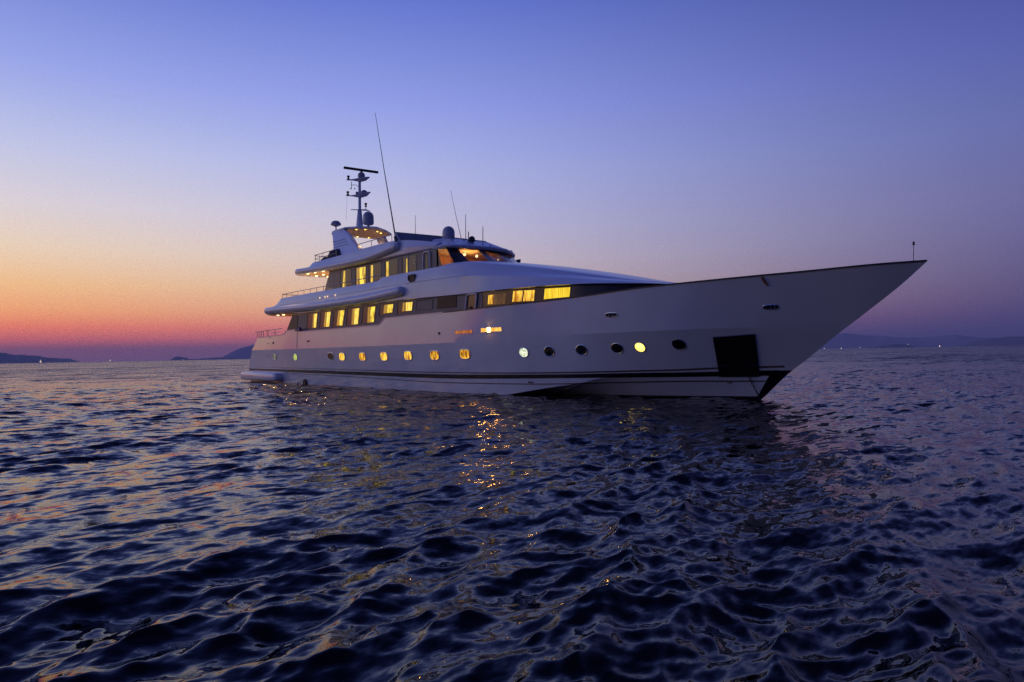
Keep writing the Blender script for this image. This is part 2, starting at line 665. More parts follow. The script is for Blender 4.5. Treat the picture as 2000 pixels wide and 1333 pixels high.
# ------------------------------------------------------------------ far land
rock = principled('dark_hillside', (0.05, 0.05, 0.055), 0.9)
noise_color(rock, (0.03, 0.034, 0.03), (0.075, 0.07, 0.068), 0.004, 6)


rock_far = principled('haze_paled_slopes', (0.25, 0.25, 0.28), 0.9)
noise_color(rock_far, (0.34, 0.34, 0.4), (0.46, 0.46, 0.5), 0.002, 6)  # paled towards blue in the colour, standing in for thicker haze
rock_mid = principled('mid_hillside', (0.13, 0.13, 0.14), 0.9)
noise_color(rock_mid, (0.16, 0.16, 0.19), (0.26, 0.255, 0.28), 0.004, 6)  # colour lightened to carry part of the distance haze


def ridge(name, dist, depth, prof, seed, rough=0.06, mat=None):
    """a hill range: crest heights along bearings (degrees right of the view), real width and slopes"""
    rng = np.random.default_rng(seed)
    b = np.array([p[0] for p in prof])
    h = np.array([p[1] for p in prof]) * dist
    f = pchip(b, h)
    bs = np.linspace(b[0], b[-1], 160)
    hh = np.maximum(f(bs), 0)
    for L, a in ((2.3, 1.0), (0.9, 0.55), (0.37, 0.35)):
        hh = hh * (1 + rough * a * np.sin(bs / L * 2 * math.pi + rng.uniform(0, 6)))
    rows = []
    for i, bb in enumerate(bs):
        a = AZ - R(bb)
        d = Vector((math.cos(a), math.sin(a), 0))
        row = []
        for s, k in ((-1, -0.06), (-0.8, 0.12), (-0.6, 0.36), (-0.35, 0.66), (-0.15, 0.9), (0, 1.0), (0.3, 0.8), (0.7, 0.35), (1, -0.06)):
            jit = 1 + (rng.uniform(-0.06, 0.06) if abs(k) < 0.95 and k > 0 else 0)
            p = Vector((CAM.x, CAM.y, 0)) + d * (dist + s * depth)
            row.append((p.x, p.y, hh[i] * k * jit if k > 0 else -4.0))
        rows.append(row)
    m = MB()
    m.grid(rows)
    o = m.build(name, mat or rock_mid, smooth=60)
    o['kind'] = 'structure'
    return o


ridge('island', 4900, 500, [(-46, 0.016), (-42, 0.019), (-39, 0.0165), (-36.9, 0.0130), (-35.4, 0.0092), (-34, 0.0062), (-33, 0.0042), (-32.4, 0.0008), (-32.2, -0.0005)], 1)
ridge('headland', 5700, 350, [(-26.9, -0.0005), (-26.6, 0.001), (-26.2, 0.0052), (-25.6, 0.0036), (-25.2, 0.0012), (-24.3, 0.0021), (-22.9, 0.0031), (-21.8, 0.0018), (-21.2, -0.0004)], 2, 0.02)
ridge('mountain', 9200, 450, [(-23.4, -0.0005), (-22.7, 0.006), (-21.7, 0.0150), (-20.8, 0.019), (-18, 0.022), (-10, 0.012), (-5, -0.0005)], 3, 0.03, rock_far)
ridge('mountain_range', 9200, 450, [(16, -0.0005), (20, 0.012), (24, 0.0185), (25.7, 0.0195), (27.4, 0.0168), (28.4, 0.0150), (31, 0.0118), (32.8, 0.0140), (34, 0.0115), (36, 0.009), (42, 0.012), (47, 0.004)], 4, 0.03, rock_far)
ridge('low_hill', 4400, 250, [(27.4, -0.0005), (27.9, 0.0012), (28.6, 0.0034), (29.5, 0.0045), (30.2, 0.0028), (30.8, 0.0006), (31.1, -0.0005)], 5, 0.02)
ridge('ridge', 6000, 350, [(33.2, -0.0005), (34.0, 0.005), (34.9, 0.0092), (36.3, 0.0104), (37.5, 0.0098), (42, 0.012), (47, 0.004)], 6, 0.03)

# ------------------------------------------------------------------ yacht: hull form (x forward from the stern, y to port, z up)
L2 = curve([(0, 2.6, -.9), (20, 2.4, -.75), (26, 2.4, -.5), (28.5, 2.3, -.22), (29.8, 2.2, -.04), (31.2, 2.1, 0), (32.3, 1.95, 0), (33.4, 1.73, 0), (35, 1.27, 0), (36.6, .55, 0), (37.87, 0, 0)])
L1 = curve([(0, 3.7, -.5), (10, 3.85, -.5), (20, 3.9, -.42), (25, 3.95, -.3), (27, 3.9, -.18), (29, 3.75, 0), (31.2, 3.3, .33), (32.3, 3.0, .485), (33.4, 2.6, .71), (35, 1.96, .79), (36.6, 1.17, .845), (38.0, .36, .88), (38.86, 0, .895)])
KN = curve([(0, 3.95, 2.2), (5, 4.1, 2.18), (10, 4.2, 2.15), (24, 4.22, 2.13), (26, 4.2, 2.14), (28, 4.1, 2.16), (30, 3.85, 2.19), (31.8, 3.45, 2.24), (33.5, 3.07, 2.28), (34.9, 2.72, 2.29), (36.1, 2.3, 2.3), (37.1, 1.78, 2.31), (38.7, 1.0, 2.3), (40.7, 0, 2.27)])
shy = pchip(*zip(*[(0, 3.9), (5, 4.05), (10, 4.15), (26, 4.15), (28, 4.13), (29.6, 4.02), (31.2, 3.62), (33, 3.28), (35, 2.92), (36.4, 2.52), (38.7, 1.75), (40.1, 1.2), (41.8, .62), (42.9, 0.0)]))
shz = pchip(*zip(*[(0, 3.04), (6.9, 3.11), (7.5, 3.32), (9.7, 3.33), (9.9, 3.19), (10.3, 3.18), (19.7, 3.15), (20.4, 3.46), (26, 3.45), (29.6, 3.5), (31.2, 3.545), (33, 3.615), (35, 3.725), (36.4, 3.78), (38.7, 3.85), (40.1, 3.89), (41.8, 3.94), (42.9, 3.965)]))
stz = pchip(*zip(*[(34, -1.4), (36.8, -.73), (37.87, 0), (38.77, .82), (39.27, 1.16), (40.26, 1.93), (41.13, 2.56), (42.24, 3.39), (42.9, 3.96)]))


def section(x):
    zs = float(stz(x)) if x > 34 else -1.4
    P = [(0., zs)]
    for c, xe in ((L2, 37.87), (L1, 38.86), (KN, 40.7)):
        if x < xe:
            P.append((float(c[0](x)), max(zs, float(c[1](x)))))
        else:
            P.append((0., zs))
    P.append((float(shy(x)), max(zs, float(shz(x)))))
    return P


def hull_y(x, z):
    P = section(x)
    ys = [p[0] for p in P]
    zs = np.maximum.accumulate(np.array([p[1] for p in P]) + np.arange(5) * 1e-6)
    return float(np.interp(z, zs, ys))


def rake(x, z):
    """pull the aft end forward with height: the raked transom"""
    return x + float(np.interp(z, [.9, 2.2, 3.05], [.25, 1.15, 2.3])) * max(0, 1 - x / 9.0)


def hp(x, z, off=0.0):
    """point on the starboard side at (x, z), moved out along the surface normal"""
    e = 0.03
    y = hull_y(x, z)
    gx = (hull_y(x + e, z) - hull_y(x - e, z)) / (2 * e)
    gz = (hull_y(x, z + e) - hull_y(x, z - e)) / (2 * e)
    n = Vector((-gx, -1.0, -gz)).normalized()
    return Vector((x, -y, z)) + n * off


yacht = thing('yacht', 'long white motor yacht with lit windows and black stripe anchored on the sea', 'yacht')


def hull():
    xs = sorted(set(list(np.linspace(0, 6, 13)) + [6.9, 7.1, 7.3, 7.5, 9.7, 9.9, 10.3, 19.7, 19.9, 20.15, 20.4] + list(np.linspace(8, 26, 37)) + list(np.linspace(26, 36, 41)) + list(np.linspace(36, 42.9, 56))))
    rows = []
    sub = (1, 3, 5, 4)          # panels between the five lines of each section
    for x in xs:
        P = section(x)
        row = []
        for i in range(4):
            for k in range(sub[i]):
                f = k / sub[i]
                y = P[i][0] * (1 - f) + P[i + 1][0] * f
                z = P[i][1] * (1 - f) + P[i + 1][1] * f
                row.append((y, z))
        row.append(P[4])
        rows.append([(rake(x, z), -y, z) for y, z in row] + [(rake(x, z), y, z) for y, z in row[:0:-1]])
    m = MB()
    n = len(rows[0])
    half = sum(sub) + 1
    # starboard shell and port shell share the keel vertex
    m.grid([r[:half] for r in rows])
    m.grid([[r[0]] + r[:half - 1:-1] for r in rows])
    m.f.append(tuple(range(half))[::-1] + tuple(len(rows) * half + j for j in range(1, half)))
    o = m.build('hull', gel, yacht, smooth=8)
    return o


hull_o = hull()


def hull_band(name, lo, hi, mat, x0, x1, off=0.008, n=160):
    zl = pchip(*zip(*lo))
    zh = pchip(*zip(*hi))
    rows = []
    for x in np.linspace(x0, x1, n):
        a, b = float(zl(x)), float(zh(x))
        row = []
        for k in range(5):
            z = a + (b - a) * k / 4
            p = hp(x, z, off)
            p.y = min(p.y, -0.004)
            p.x = rake(p.x, z)
            row.append(p)
        rows.append(row)
    m = MB().grid(rows)
    # thin edge returns so the band has a real edge
    m.mirror()
    return m.build(name, mat, hull_o, smooth=30)


hull_band('boot_stripe', [(0, .778), (12, .70), (25.4, .603), (29.5, .652), (32, .687), (34.3, .718), (36.2, .734), (38.4, .755)],
          [(0, .912), (10.8, .868), (18.5, .816), (25.4, .781), (29.5, .808), (32, .829), (34.3, .872), (36.3, .893), (38.6, .94)], black, 0.0, 38.55)
up_ = [(0, 1.035), (12.3, .961), (25.4, .859), (28.4, .861), (30.9, .877), (32.8, .904), (34.3, .94), (35.7, .967), (36.9, 1.017), (38.7, 1.056)]
hull_band('pinstripe', [(x, z - .008 - .0006 * x) for x, z in up_], [(x, z + .008 + .0006 * x) for x, z in up_], gold, 0.0, 38.75)
lo_ = [(0, .66), (6.2, .647), (17.3, .542), (25.3, .425), (28.9, .439), (30.9, .455), (33.5, .523), (36.2, .58), (37.9, .576), (38.3, .576)]
hull_band('pinstripe', [(x, z - .008 - .0004 * x) for x, z in lo_], [(x, z + .008 + .0004 * x) for x, z in lo_], gold, 7.3, 38.1)
hull_band('bottom_paint', [(0, -.5), (38, -.5)], [(0, .0), (27, .0), (29, .02), (31, .04), (34, .055), (37.9, .065)], foulm, 0.0, 37.8)

# black guard up the stem below the stripe
m = MB()
rows = []
for z in np.linspace(-0.05, 0.93, 14):
    xs_ = float(np.interp(z, [-.73, 0, .82, 1.16], [36.8, 37.87, 38.77, 39.27]))
    row = []
    for k in range(5):
        xx = xs_ - float(np.interp(z, [0, .75], [.16, .46])) * (1 - k / 4)
        p = hp(min(xx, xs_ - 0.004), z, 0.010)
        p.y = min(p.y, -0.006)
        row.append(p)
    row[-1] = Vector((xs_ + 0.02, -0.004, z))
    rows.append(row)
m.grid(rows).mirror()
m.build('stem_guard', black, hull_o, smooth=30)

# spray rail along the chine
for s_ in (-1, 1):
    pts = []
    for x, f in ((29.85, .0), (30.45, .25), (31.1, .5), (31.75, .75), (32.35, .94)):
        y = float(L2[0](x)) * (1 - f) + float(L1[0](x)) * f
        z = float(L2[1](x)) * (1 - f) + float(L1[1](x)) * f
        pts.append(Vector((x, s_ * (y + .01), z - .012)))
    MB().tube(pts, [.024, .024, .022, .018, .008], 6).build('spray_rail', steel, hull_o)

# cap rail along the bulwark: pale aft, dark forward
def cap(name, x0, x1, mat, wdt, n):
    rows = []
    for x in np.linspace(x0, x1, n):
        y, z = float(shy(x)), float(shz(x))
        xx = rake(x, z)
        yi = max(y - wdt, 0.0)
        rows.append([(xx, -y - 0.02, z - 0.015), (xx, -y - 0.02, z + 0.03), (xx, -yi, z + 0.03), (xx, -yi, z - 0.015)])
    m = MB()
    m.grid(rows, True, True, True)
    m.mirror()
    return m.build(name, mat, hull_o, smooth=30)


cap('cap_rail', 0.0, 25.4, gel, 0.16, 120)
cap('cap_rail', 25.45, 42.88, darkrub, 0.14, 90)
# deck plate and inner bulwark
rows = []
for x in list(np.linspace(0, 36, 50)) + list(np.linspace(36.3, 41.8, 20)):
    y = max(float(shy(x)) - 0.12, 0.02)
    z = float(shz(x))
    zd = 2.62 if x < 26 else 2.62 + (x - 26) * 0.035
    zd = max(zd, float(stz(x)) + 0.25 if x > 34 else -9)
    xx = rake(x, z)
    yd = max(min(y, hull_y(x, zd) - 0.10), 0.01)
    ym = max(min(y, hull_y(x, z - .02) - 0.09), 0.01)
    rows.append([(xx, -ym, z - .02), (xx, -yd, zd), (xx, 0, zd + 0.06), (xx, yd, zd), (xx, ym, z - .02)])
MB().grid(rows, cap0=True).build('deck', teak, hull_o, smooth=30)

# ------------------------------------------------------------------ fittings on the hull side


def patch(pts_fn, n, ny):
    return [[pts_fn(i / (n - 1), j / (ny - 1)) for j in range(ny)] for i in range(n)]


def squircle(a, p):
    c, s = math.cos(a), math.sin(a)
    k = (abs(c) ** p + abs(s) ** p) ** (-1 / p)
    return c * k, s * k


def porthole(x, z, hw, hh, p, mat, dim=False):
    seg = 28
    rows = []
    for sc_, off in ((1.16, 0.0), (1.15, 0.022), (1.06, 0.030), (1.0, 0.024), (0.98, 0.010)):
        row = []
        for k in range(seg):
            u, v = squircle(2 * math.pi * k / seg, p)
            row.append(hp(x + u * hw * sc_, z + v * hh * sc_, off))
        rows.append(row)
    rim = MB().grid(rows, True)
    po = rim.build('porthole', steel if not dim else darkp, yacht)
    rows = []
    for sc_ in (0.98, 0.7, 0.4, 0.12):
        rows.append([hp(x + squircle(2 * math.pi * k / seg, p)[0] * hw * sc_, z + squircle(2 * math.pi * k / seg, p)[1] * hh * sc_, 0.012) for k in range(seg)])
    MB().grid(rows, True, False, True).build('pane', mat, po)
    return po


PORTS = [(5.79, 1.698, .28, .19, 2.0, lit_gd), (9.305, 1.654, .29, .19, 2.0, lit_g), (14.28, 1.657, .32, .195, 2.6, blackglass),
         (15.67, 1.631, .33, .195, 3.2, lit_o2), (18.01, 1.61, .33, .195, 3.2, lit_o), (20.24, 1.604, .33, .195, 3.2, lit_o2),
         (22.5, 1.619, .33, .195, 3.2, lit_o2), (24.72, 1.609, .33, .195, 3.0, lit_o), (26.91, 1.639, .33, .195, 2.8, lit_o),
         (30.21, 1.655, .20, .175, 2.0, lit_w), (31.35, 1.674, .20, .175, 2.0, blackglass), (32.68, 1.706, .20, .175, 2.0, blackglass),
         (34.02, 1.744, .19, .165, 2.0, blackglass), (34.83, 1.762, .165, .15, 2.0, lit_p), (36.09, 1.827, .18, .165, 2.0, blackglass)]
for x, z, hw, hh, p, mt in PORTS:
    porthole(x, z, hw, hh, p, mt)


def slot(name, x0, x1, z0, z1, mat):
    rows = patch(lambda a, b: hp(x0 + (x1 - x0) * a, z0 + (z1 - z0) * b, 0.006), 8, 3)
    o = MB().grid(rows).build(name, mat, yacht)
    # raised lip around the opening
    m = MB()
    loop = [hp(x0 + (x1 - x0) * a, z1, 0.012) for a in np.linspace(0, 1, 8)] + [hp(x0 + (x1 - x0) * a, z0, 0.012) for a in np.linspace(1, 0, 8)]
    m.tube(loop + [loop[0]], 0.012, 5, False)
    m.build('lip', gel, o)
    return o


slot('side_opening', 26.32, 27.49, 2.485, 2.635, lit_br)
slot('side_opening', 28.03, 29.21, 2.50, 2.668, lit_sl)
c = hp(28.50, 2.587, 0.012)
m = MB().lathe([(.085, .0), (.085, -.012), (.05, -.03), (.002, -.036)], c, 16, 'y')
m.build('side_lamp', lampw, yacht)


def fairlead(x, z, hw, hh, bright):
    seg = 24
    loop = []
    for k in range(seg + 1):
        u, v = squircle(2 * math.pi * k / seg, 3.2)
        loop.append(hp(x + u * hw, z + v * hh, 0.012))
    o = MB().tube(loop, 0.018, 6, False).build('fairlead', steel, yacht)
    rows = [[hp(x + squircle(2 * math.pi * k / seg, 3.2)[0] * hw * s_, z + squircle(2 * math.pi * k / seg, 3.2)[1] * hh * s_, 0.006) for k in range(seg)] for s_ in (0.97, 0.5, 0.05)]
    MB().grid(rows, True, False, True).build('opening', blackmat, o)
    for f in ((-.55, -.0, .55) if bright else (-.35, .35)):
        m = MB().tube([hp(x + hw * f, z - hh * .7, 0.03), hp(x + hw * f, z + hh * .7, 0.03)], 0.022, 6)
        m.build('roller', steel, o)


fairlead(34.03, 2.90, .22, .075, False)
fairlead(38.92, 2.915, .20, .065, True)
# small fittings
for x, z, r_ in ((25.15, 2.56, .06), (4.03, 1.712, .03), (4.75, 2.61, .075), (30.30, .517, .035), (30.42, .517, .035), (3.43, 2.98, .03), (3.5, 2.62, .03), (37.08, .545, .045)):
    c = hp(x, z, 0.0)
    MB().lathe([(r_ * 1.1, -.03), (r_, .02), (r_ * .6, .035), (.002, .035)], (c.x if x > 6 else rake(c.x, z) - (0 if z < 2 else .0), c.y, c.z), 10, 'y').build('hull_fitting', darkp, yacht)
m = MB()
c = hp(11.35, 2.575, 0.02)
m.box(c, (.22, .08, .07)).box((c.x + .12, c.y, c.z + .02), (.1, .06, .05))
m.build('side_cleat', darkp, yacht)
m = MB()
m.box((9.9, -4.17, 3.29), (.75, .16, .13)).box((10.05, -4.17, 3.40), (.3, .12, .12))
m.build('roller_fairlead', bluep, yacht, bevel=.02)
# seam of the boarding gate
m = MB()
m.tube([hp(9.71, z, 0.004) for z in np.linspace(2.16, 3.25, 8)], 0.012, 5)
m.build('gate_seam', louv, yacht)
# exhaust outlet at the waterline
m = MB().lathe([(.20, -.06), (.20, .10), (.15, .10), (.14, .0), (.002, .0)], (10.35, -3.98, .12), 16, 'y')
m.build('exhaust_outlet', blackmat, yacht)
m = MB().tube([(9.55, -4.12, .06), (10.05, -4.1, .26)], .03, 6)
m.build('exhaust_bracket', steel, yacht)

# anchor pocket plate
ac = [(37.11, 2.05), (38.29, 2.115), (38.06, 1.13), (37.95, .74), (36.88, .745), (36.95, 1.11)]


def apt(u, v):
    # left and right edges of the plate as functions of height
    zl = .745 + (2.05 - .745) * v
    zr = .74 + (2.115 - .74) * v
    xl = float(np.interp(zl, [.745, 1.11, 2.05], [36.88, 36.95, 37.11]))
    xr = float(np.interp(zr, [.74, 1.13, 2.115], [37.95, 38.06, 38.29]))
    return xl + (xr - xl) * u, zl + (zr - zl) * u


g0 = patch(lambda a, b: hp(*apt(a, b), 0.045), 10, 14)
g1 = patch(lambda a, b: hp(*apt(a, b), -0.02), 10, 14)
m = MB().grid(g0)
edge0 = [r[0] for r in g0] + g0[-1][1:] + [r[-1] for r in g0[::-1][1:]] + g0[0][::-1][1:-1]
edge1 = [r[0] for r in g1] + g1[-1][1:] + [r[-1] for r in g1[::-1][1:]] + g1[0][::-1][1:-1]
m.grid([edge0, edge1], True)
pk = m.build('anchor_pocket', blackmat, yacht, smooth=20)
MB().tube([hp(*apt(a, 1.0), 0.05) for a in np.linspace(0, 1, 8)], .012, 5).build('pocket_edge', steel, pk)
MB().tube([hp(*apt(a, .28), 0.055) for a in np.linspace(.72, 1, 4)], .010, 5).build('pocket_edge', steel, pk)
MB().tube([hp(*apt(a, .28), 0.055) for a in np.linspace(0, .25, 4)], .010, 5).build('pocket_edge', steel, pk)

# anchor chain
m = MB()
p0 = Vector((37.70, -0.50, .72))
p1 = Vector((37.93, -0.12, -.15))
nl = 9
d = (p1 - p0).normalized()
for i in range(nl):
    c = p0.lerp(p1, (i + .5) / nl)
    nrm = d.cross(Vector((0, 0, 1)).cross(d)) if i % 2 else Vector((0, 0, 1)).cross(d)
    m.torus(c, nrm, .032, .011, 12, 6, 2.0, d)
m.build('anchor_chain', chainm, yacht)

# swim platform at the stern
m = MB()
prof = []
for x, hb_, z0, z1 in ((-.1, 4.1, .2, .64), (.0, 4.36, .16, .68), (.4, 4.46, .14, .70), (6.3, 4.46, .12, .66), (6.6, 4.43, .13, .65), (6.75, 4.3, .18, .6)):
    q = [(-hb_, z0 + .08), (-hb_ + .08, z0), (hb_ - .08, z0), (hb_, z0 + .08), (hb_, z1 - .1), (hb_ - .1, z1), (-hb_ + .1, z1), (-hb_, z1 - .1)]
    prof.append([(x, y, z) for y, z in q])
m.grid(prof, True, True, True)
m.build('swim_platform', gel_up, yacht, smooth=50)

# ------------------------------------------------------------------ main deck house
WL = [(0, 3.95), (28, 3.95), (29, 3.88), (30, 3.75), (31.5, 3.4), (32.5, 3.05), (33.3, 2.6), (34, 2.0), (34.7, 1.2), (34.9, .8)]


def wl(x):
    return float(np.interp(x, [p[0] for p in WL], [p[1] for p in WL]))


def wallp(x, z, off=0.0, f=wl):
    return Vector((x, -(f(x) + off), z))


xs = [0.0] + list(np.linspace(.03, 1, 40))
rows = []
for s in xs:
    b_ = (7.1 + s * (27.9 - 7.1), 2.6)
    t_ = (9.28 + s * (28.0 - 9.28), 4.5)
    rows.append([(b_[0] + (t_[0] - b_[0]) * k / 4, -3.95, b_[1] + (t_[1] - b_[1]) * k / 4) for k in range(5)])
m = MB().grid(rows)
m.mirror()
# aft bulkhead
m.add([(7.1, -3.95, 2.6), (7.1, 3.95, 2.6), (9.28, 3.95, 4.5), (9.28, -3.95, 4.5)], [(0, 1, 2, 3)])
house = m.build('deckhouse_wall', grey, yacht)
rows = []
fx = list(np.linspace(28.0, 34.9, 30))
out_ = [(x, -wl(x)) for x in fx] + [(35.0, 0.0)] + [(x, wl(x)) for x in fx[::-1]]
WZ = pchip(*zip(*[(28, 4.3), (31, 4.2), (33, 4.1), (34, 4.0), (35, 3.93)]))
m = MB().grid([[(x, y, 2.6 + (float(WZ(x)) - 2.6) * f) for x, y in out_] for f in (0, .33, .66, 1)])
m.build('deckhouse_front', greyf, yacht)  # tinted wall, its colour also darkened for the shade under the overhang


def quad_on(corners, off, f, n=5, thick=True):
    """slab on a side wall from its (x, z) corners: top left, top right, bottom right, bottom left"""
    tl, tr_, br, bl = corners

    def P(a, b, o):
        x = (bl[0] * (1 - b) + tl[0] * b) * (1 - a) + (br[0] * (1 - b) + tr_[0] * b) * a
        z = (bl[1] * (1 - b) + tl[1] * b) * (1 - a) + (br[1] * (1 - b) + tr_[1] * b) * a
        return wallp(x, z, o, f)
    g = patch(lambda a, b: P(a, b, off), n, 3)
    h = patch(lambda a, b: P(a, b, 0.0), n, 3)
    m_ = MB().grid(g)
    e0 = [r[0] for r in g] + g[-1][1:] + [r[-1] for r in g[::-1][1:]] + g[0][::-1][1:-1]
    e1 = [r[0] for r in h] + h[-1][1:] + [r[-1] for r in h[::-1][1:]] + h[0][::-1][1:-1]
    m_.grid([e0, e1], True)
    return m_


def strip_on(p, q, wdt, off, f):
    return quad_on([(p[0] - wdt, p[1]), (p[0] + wdt, p[1]), (q[0] + wdt, q[1]), (q[0] - wdt, q[1])], off, f, 2)


def window(pane_c, lit_c_, litm, f, seam=True, panem=None, edge_fade=False):
    wo = quad_on(pane_c, 0.012, f).build('window', panem or tint, yacht, smooth=20)
    if lit_c_:
        quad_on(lit_c_, 0.020, f).build('lit_interior', litm, wo, smooth=20)
        if edge_fade:  # dimmer strip added to imitate the soft fade of the window glow
            tl_, tr__, br_, bl_ = lit_c_
            k_ = .30
            a_ = (tl_[0] + (tr__[0] - tl_[0]) * k_, tl_[1] + (tr__[1] - tl_[1]) * k_)
            c_ = (bl_[0] + (br_[0] - bl_[0]) * k_ * 1.25, bl_[1] + (br_[1] - bl_[1]) * k_ * 1.25)
            quad_on([(tl_[0] - .07, tl_[1]), a_, c_, (bl_[0] - .07, bl_[1])], 0.026, f).build('glow_fade_strip', lit_dr, wo, smooth=20)
    if seam:
        strip_on(pane_c[0], pane_c[3], 0.035, 0.028, f).build('frame', louv, wo, smooth=20)
    return wo


W1 = lambda s, l: [s[0], (l[1][0] + .1, l[1][1] + .03), (l[2][0] + .1, l[2][1] - .02), s[1]]
mains = [([(10.86, 4.2), (10.63, 3.33)], [(11.66, 4.17), (12.16, 4.17), (11.96, 3.36), (11.5, 3.37)], lit_y),
         ([(12.65, 4.2), (12.42, 3.32)], [(13.33, 4.17), (13.93, 4.17), (13.71, 3.34), (13.11, 3.36)], lit_y),
         ([(14.39, 4.18), (14.12, 3.28)], [(15.03, 4.17), (15.65, 4.16), (15.38, 3.34), (14.75, 3.36)], lit_d),
         ([(16.01, 4.17), (15.84, 3.32)], [(16.67, 4.16), (17.36, 4.15), (17.17, 3.33), (16.53, 3.33)], lit_y),
         ([(17.79, 4.16), (17.57, 3.32)], [(18.42, 4.14), (19.07, 4.13), (18.89, 3.36), (18.29, 3.35)], lit_d),
         ([(19.55, 4.17), (19.45, 3.62)], [(20.1, 4.14), (20.85, 4.13), (20.76, 3.74), (19.99, 3.73)], lit_d),
         ([(21.3, 4.17), (21.2, 3.62)], [(21.85, 4.13), (22.63, 4.11), (22.53, 3.72), (21.77, 3.73)], lit_y)]
for s, l, mt in mains:
    window(W1(s, l), l, mt, wl, edge_fade=True)
# louvred quarter panel, blank panel, air intake grille
m = quad_on([(8.5, 4.28), (9.34, 4.26), (9.24, 3.36), (7.55, 3.36)], 0.012, wl)
lv = m.build('louvre_panel', louv, yacht, smooth=20)
m = MB()
for k in range(9):
    z = 3.42 + k * .095
    xa = 7.62 + (z - 3.36) * 1.03
    m.box(((xa + 9.26) / 2, -3.975, z), (9.26 - xa, .03, .03))
m.build('slat', darkp, lv, smooth=0)
m = MB()
for a, b in (((22.99, 4.14), (24.35, 4.13)), ((24.35, 4.13), (24.26, 3.68)), ((24.26, 3.68), (22.88, 3.7)), ((22.88, 3.7), (22.99, 4.14))):
    m.tube([wallp(*a, .004), wallp(*b, .004)], .012, 5)
m.build('panel_seam', louv, yacht)
gr = quad_on([(24.72, 4.19), (26.2, 4.16), (26.11, 3.64), (24.63, 3.66)], 0.012, wl).build('intake_grille', blackmat, yacht, smooth=20)
m = MB()
for k in range(10):
    z = 3.69 + k * .05
    m.box((25.42, -3.975, z), (1.44, .03, .012))
m.build('slat', darkp, gr, smooth=0)


def door_rail(pts, f, name, prnt):
    return MB().tube([wallp(x, z, .05, f) for x, z in pts], .034, 7).build(name, steel_w, prnt)


steel_w = principled('white_rail', (0.9, 0.9, 0.92), 0.25)
dr = quad_on([(26.98, 4.10), (27.62, 4.09), (27.56, 3.40), (26.86, 3.40)], 0.012, wl).build('door', greyf, yacht, smooth=20)
door_rail([(26.82, 3.42), (26.93, 4.02), (26.99, 4.09), (27.05, 4.11), (27.55, 4.10), (27.61, 4.07), (27.62, 4.0), (27.52, 3.42)], wl, 'door_frame', dr)
MB().box((27.15, -3.99, 3.55), (.16, .08, .1)).build('handle', darkp, dr, bevel=.01)
# forward cabin windows
window([(28.33, 4.0), (29.33, 3.98), (29.27, 3.58), (28.29, 3.60)], [(28.34, 3.98), (28.62, 3.98), (28.58, 3.61), (28.30, 3.62)], lit_o2, wl, False, lit_b)
wo = window([(29.69, 4.06), (30.78, 4.02), (30.72, 3.58), (29.62, 3.61)], [(29.73, 4.04), (30.74, 4.006), (30.68, 3.60), (29.66, 3.63)], lit_o2, wl, False)
strip_on((30.24, 4.01), (30.17, 3.61), .025, .03, wl).build('mullion', darkp, wo, smooth=0)
window([(31.14, 4.04), (32.24, 4.02), (32.19, 3.64), (31.08, 3.61)], [(31.19, 4.02), (32.2, 4.007), (32.16, 3.66), (31.13, 3.632)], lit_c, wl, False)

# ------------------------------------------------------------------ upper deck body: the long white side that sweeps down to the foredeck
BR = {}
BR['hl'] = pchip(*zip(*[(3.75, 3.3), (4.0, 3.75), (4.5, 3.98), (5.2, 4.05), (28, 4.06), (30, 3.95), (31.2, 3.76), (32.5, 3.4), (33.35, 3.0), (34, 2.4), (34.7, 1.75), (35.05, 1.0), (35.2, .3)]))
BR['zl'] = pchip(*zip(*[(3.75, 4.50), (6, 4.45), (8.7, 4.36), (10, 4.28), (20, 4.27), (27, 4.13), (31, 4.10), (33, 4.06), (35.2, 3.98)]))
BR['zm'] = pchip(*zip(*[(3.75, 4.95), (5.6, 5.0), (14, 5.02), (20, 5.02), (26, 4.95), (28, 4.8), (30, 4.6), (32, 4.36), (34, 4.12), (35.2, 4.0)]))
BR['hm'] = pchip(*zip(*[(3.75, 3.25), (4.0, 3.70), (4.5, 3.95), (5.2, 4.02), (27, 4.02), (29, 3.82), (31, 3.42), (33, 2.75), (34.2, 1.95), (35.2, .2)]))
BR['zt'] = pchip(*zip(*[(3.75, 5.02), (5.5, 5.08), (5.62, 5.13), (6.38, 5.45), (6.5, 5.48), (12.9, 5.45), (19.2, 5.41), (19.65, 5.55), (24, 5.54), (26, 5.5), (28, 5.24), (30, 4.9), (32, 4.52), (34, 4.17), (35.2, 4.02)]))
BR['ht'] = pchip(*zip(*[(3.75, 3.1), (4.0, 3.5), (4.5, 3.75), (5.2, 3.85), (20, 3.88), (25, 3.86), (26.5, 3.72), (28, 3.42), (30, 2.85), (32, 2.2), (34, 1.35), (35.2, .15)]))
BR['zc'] = pchip(*zip(*[(25.2, 5.84), (26, 5.79), (28, 5.49), (30, 5.10), (32, 4.67), (34, 4.22), (35.2, 4.03)]))


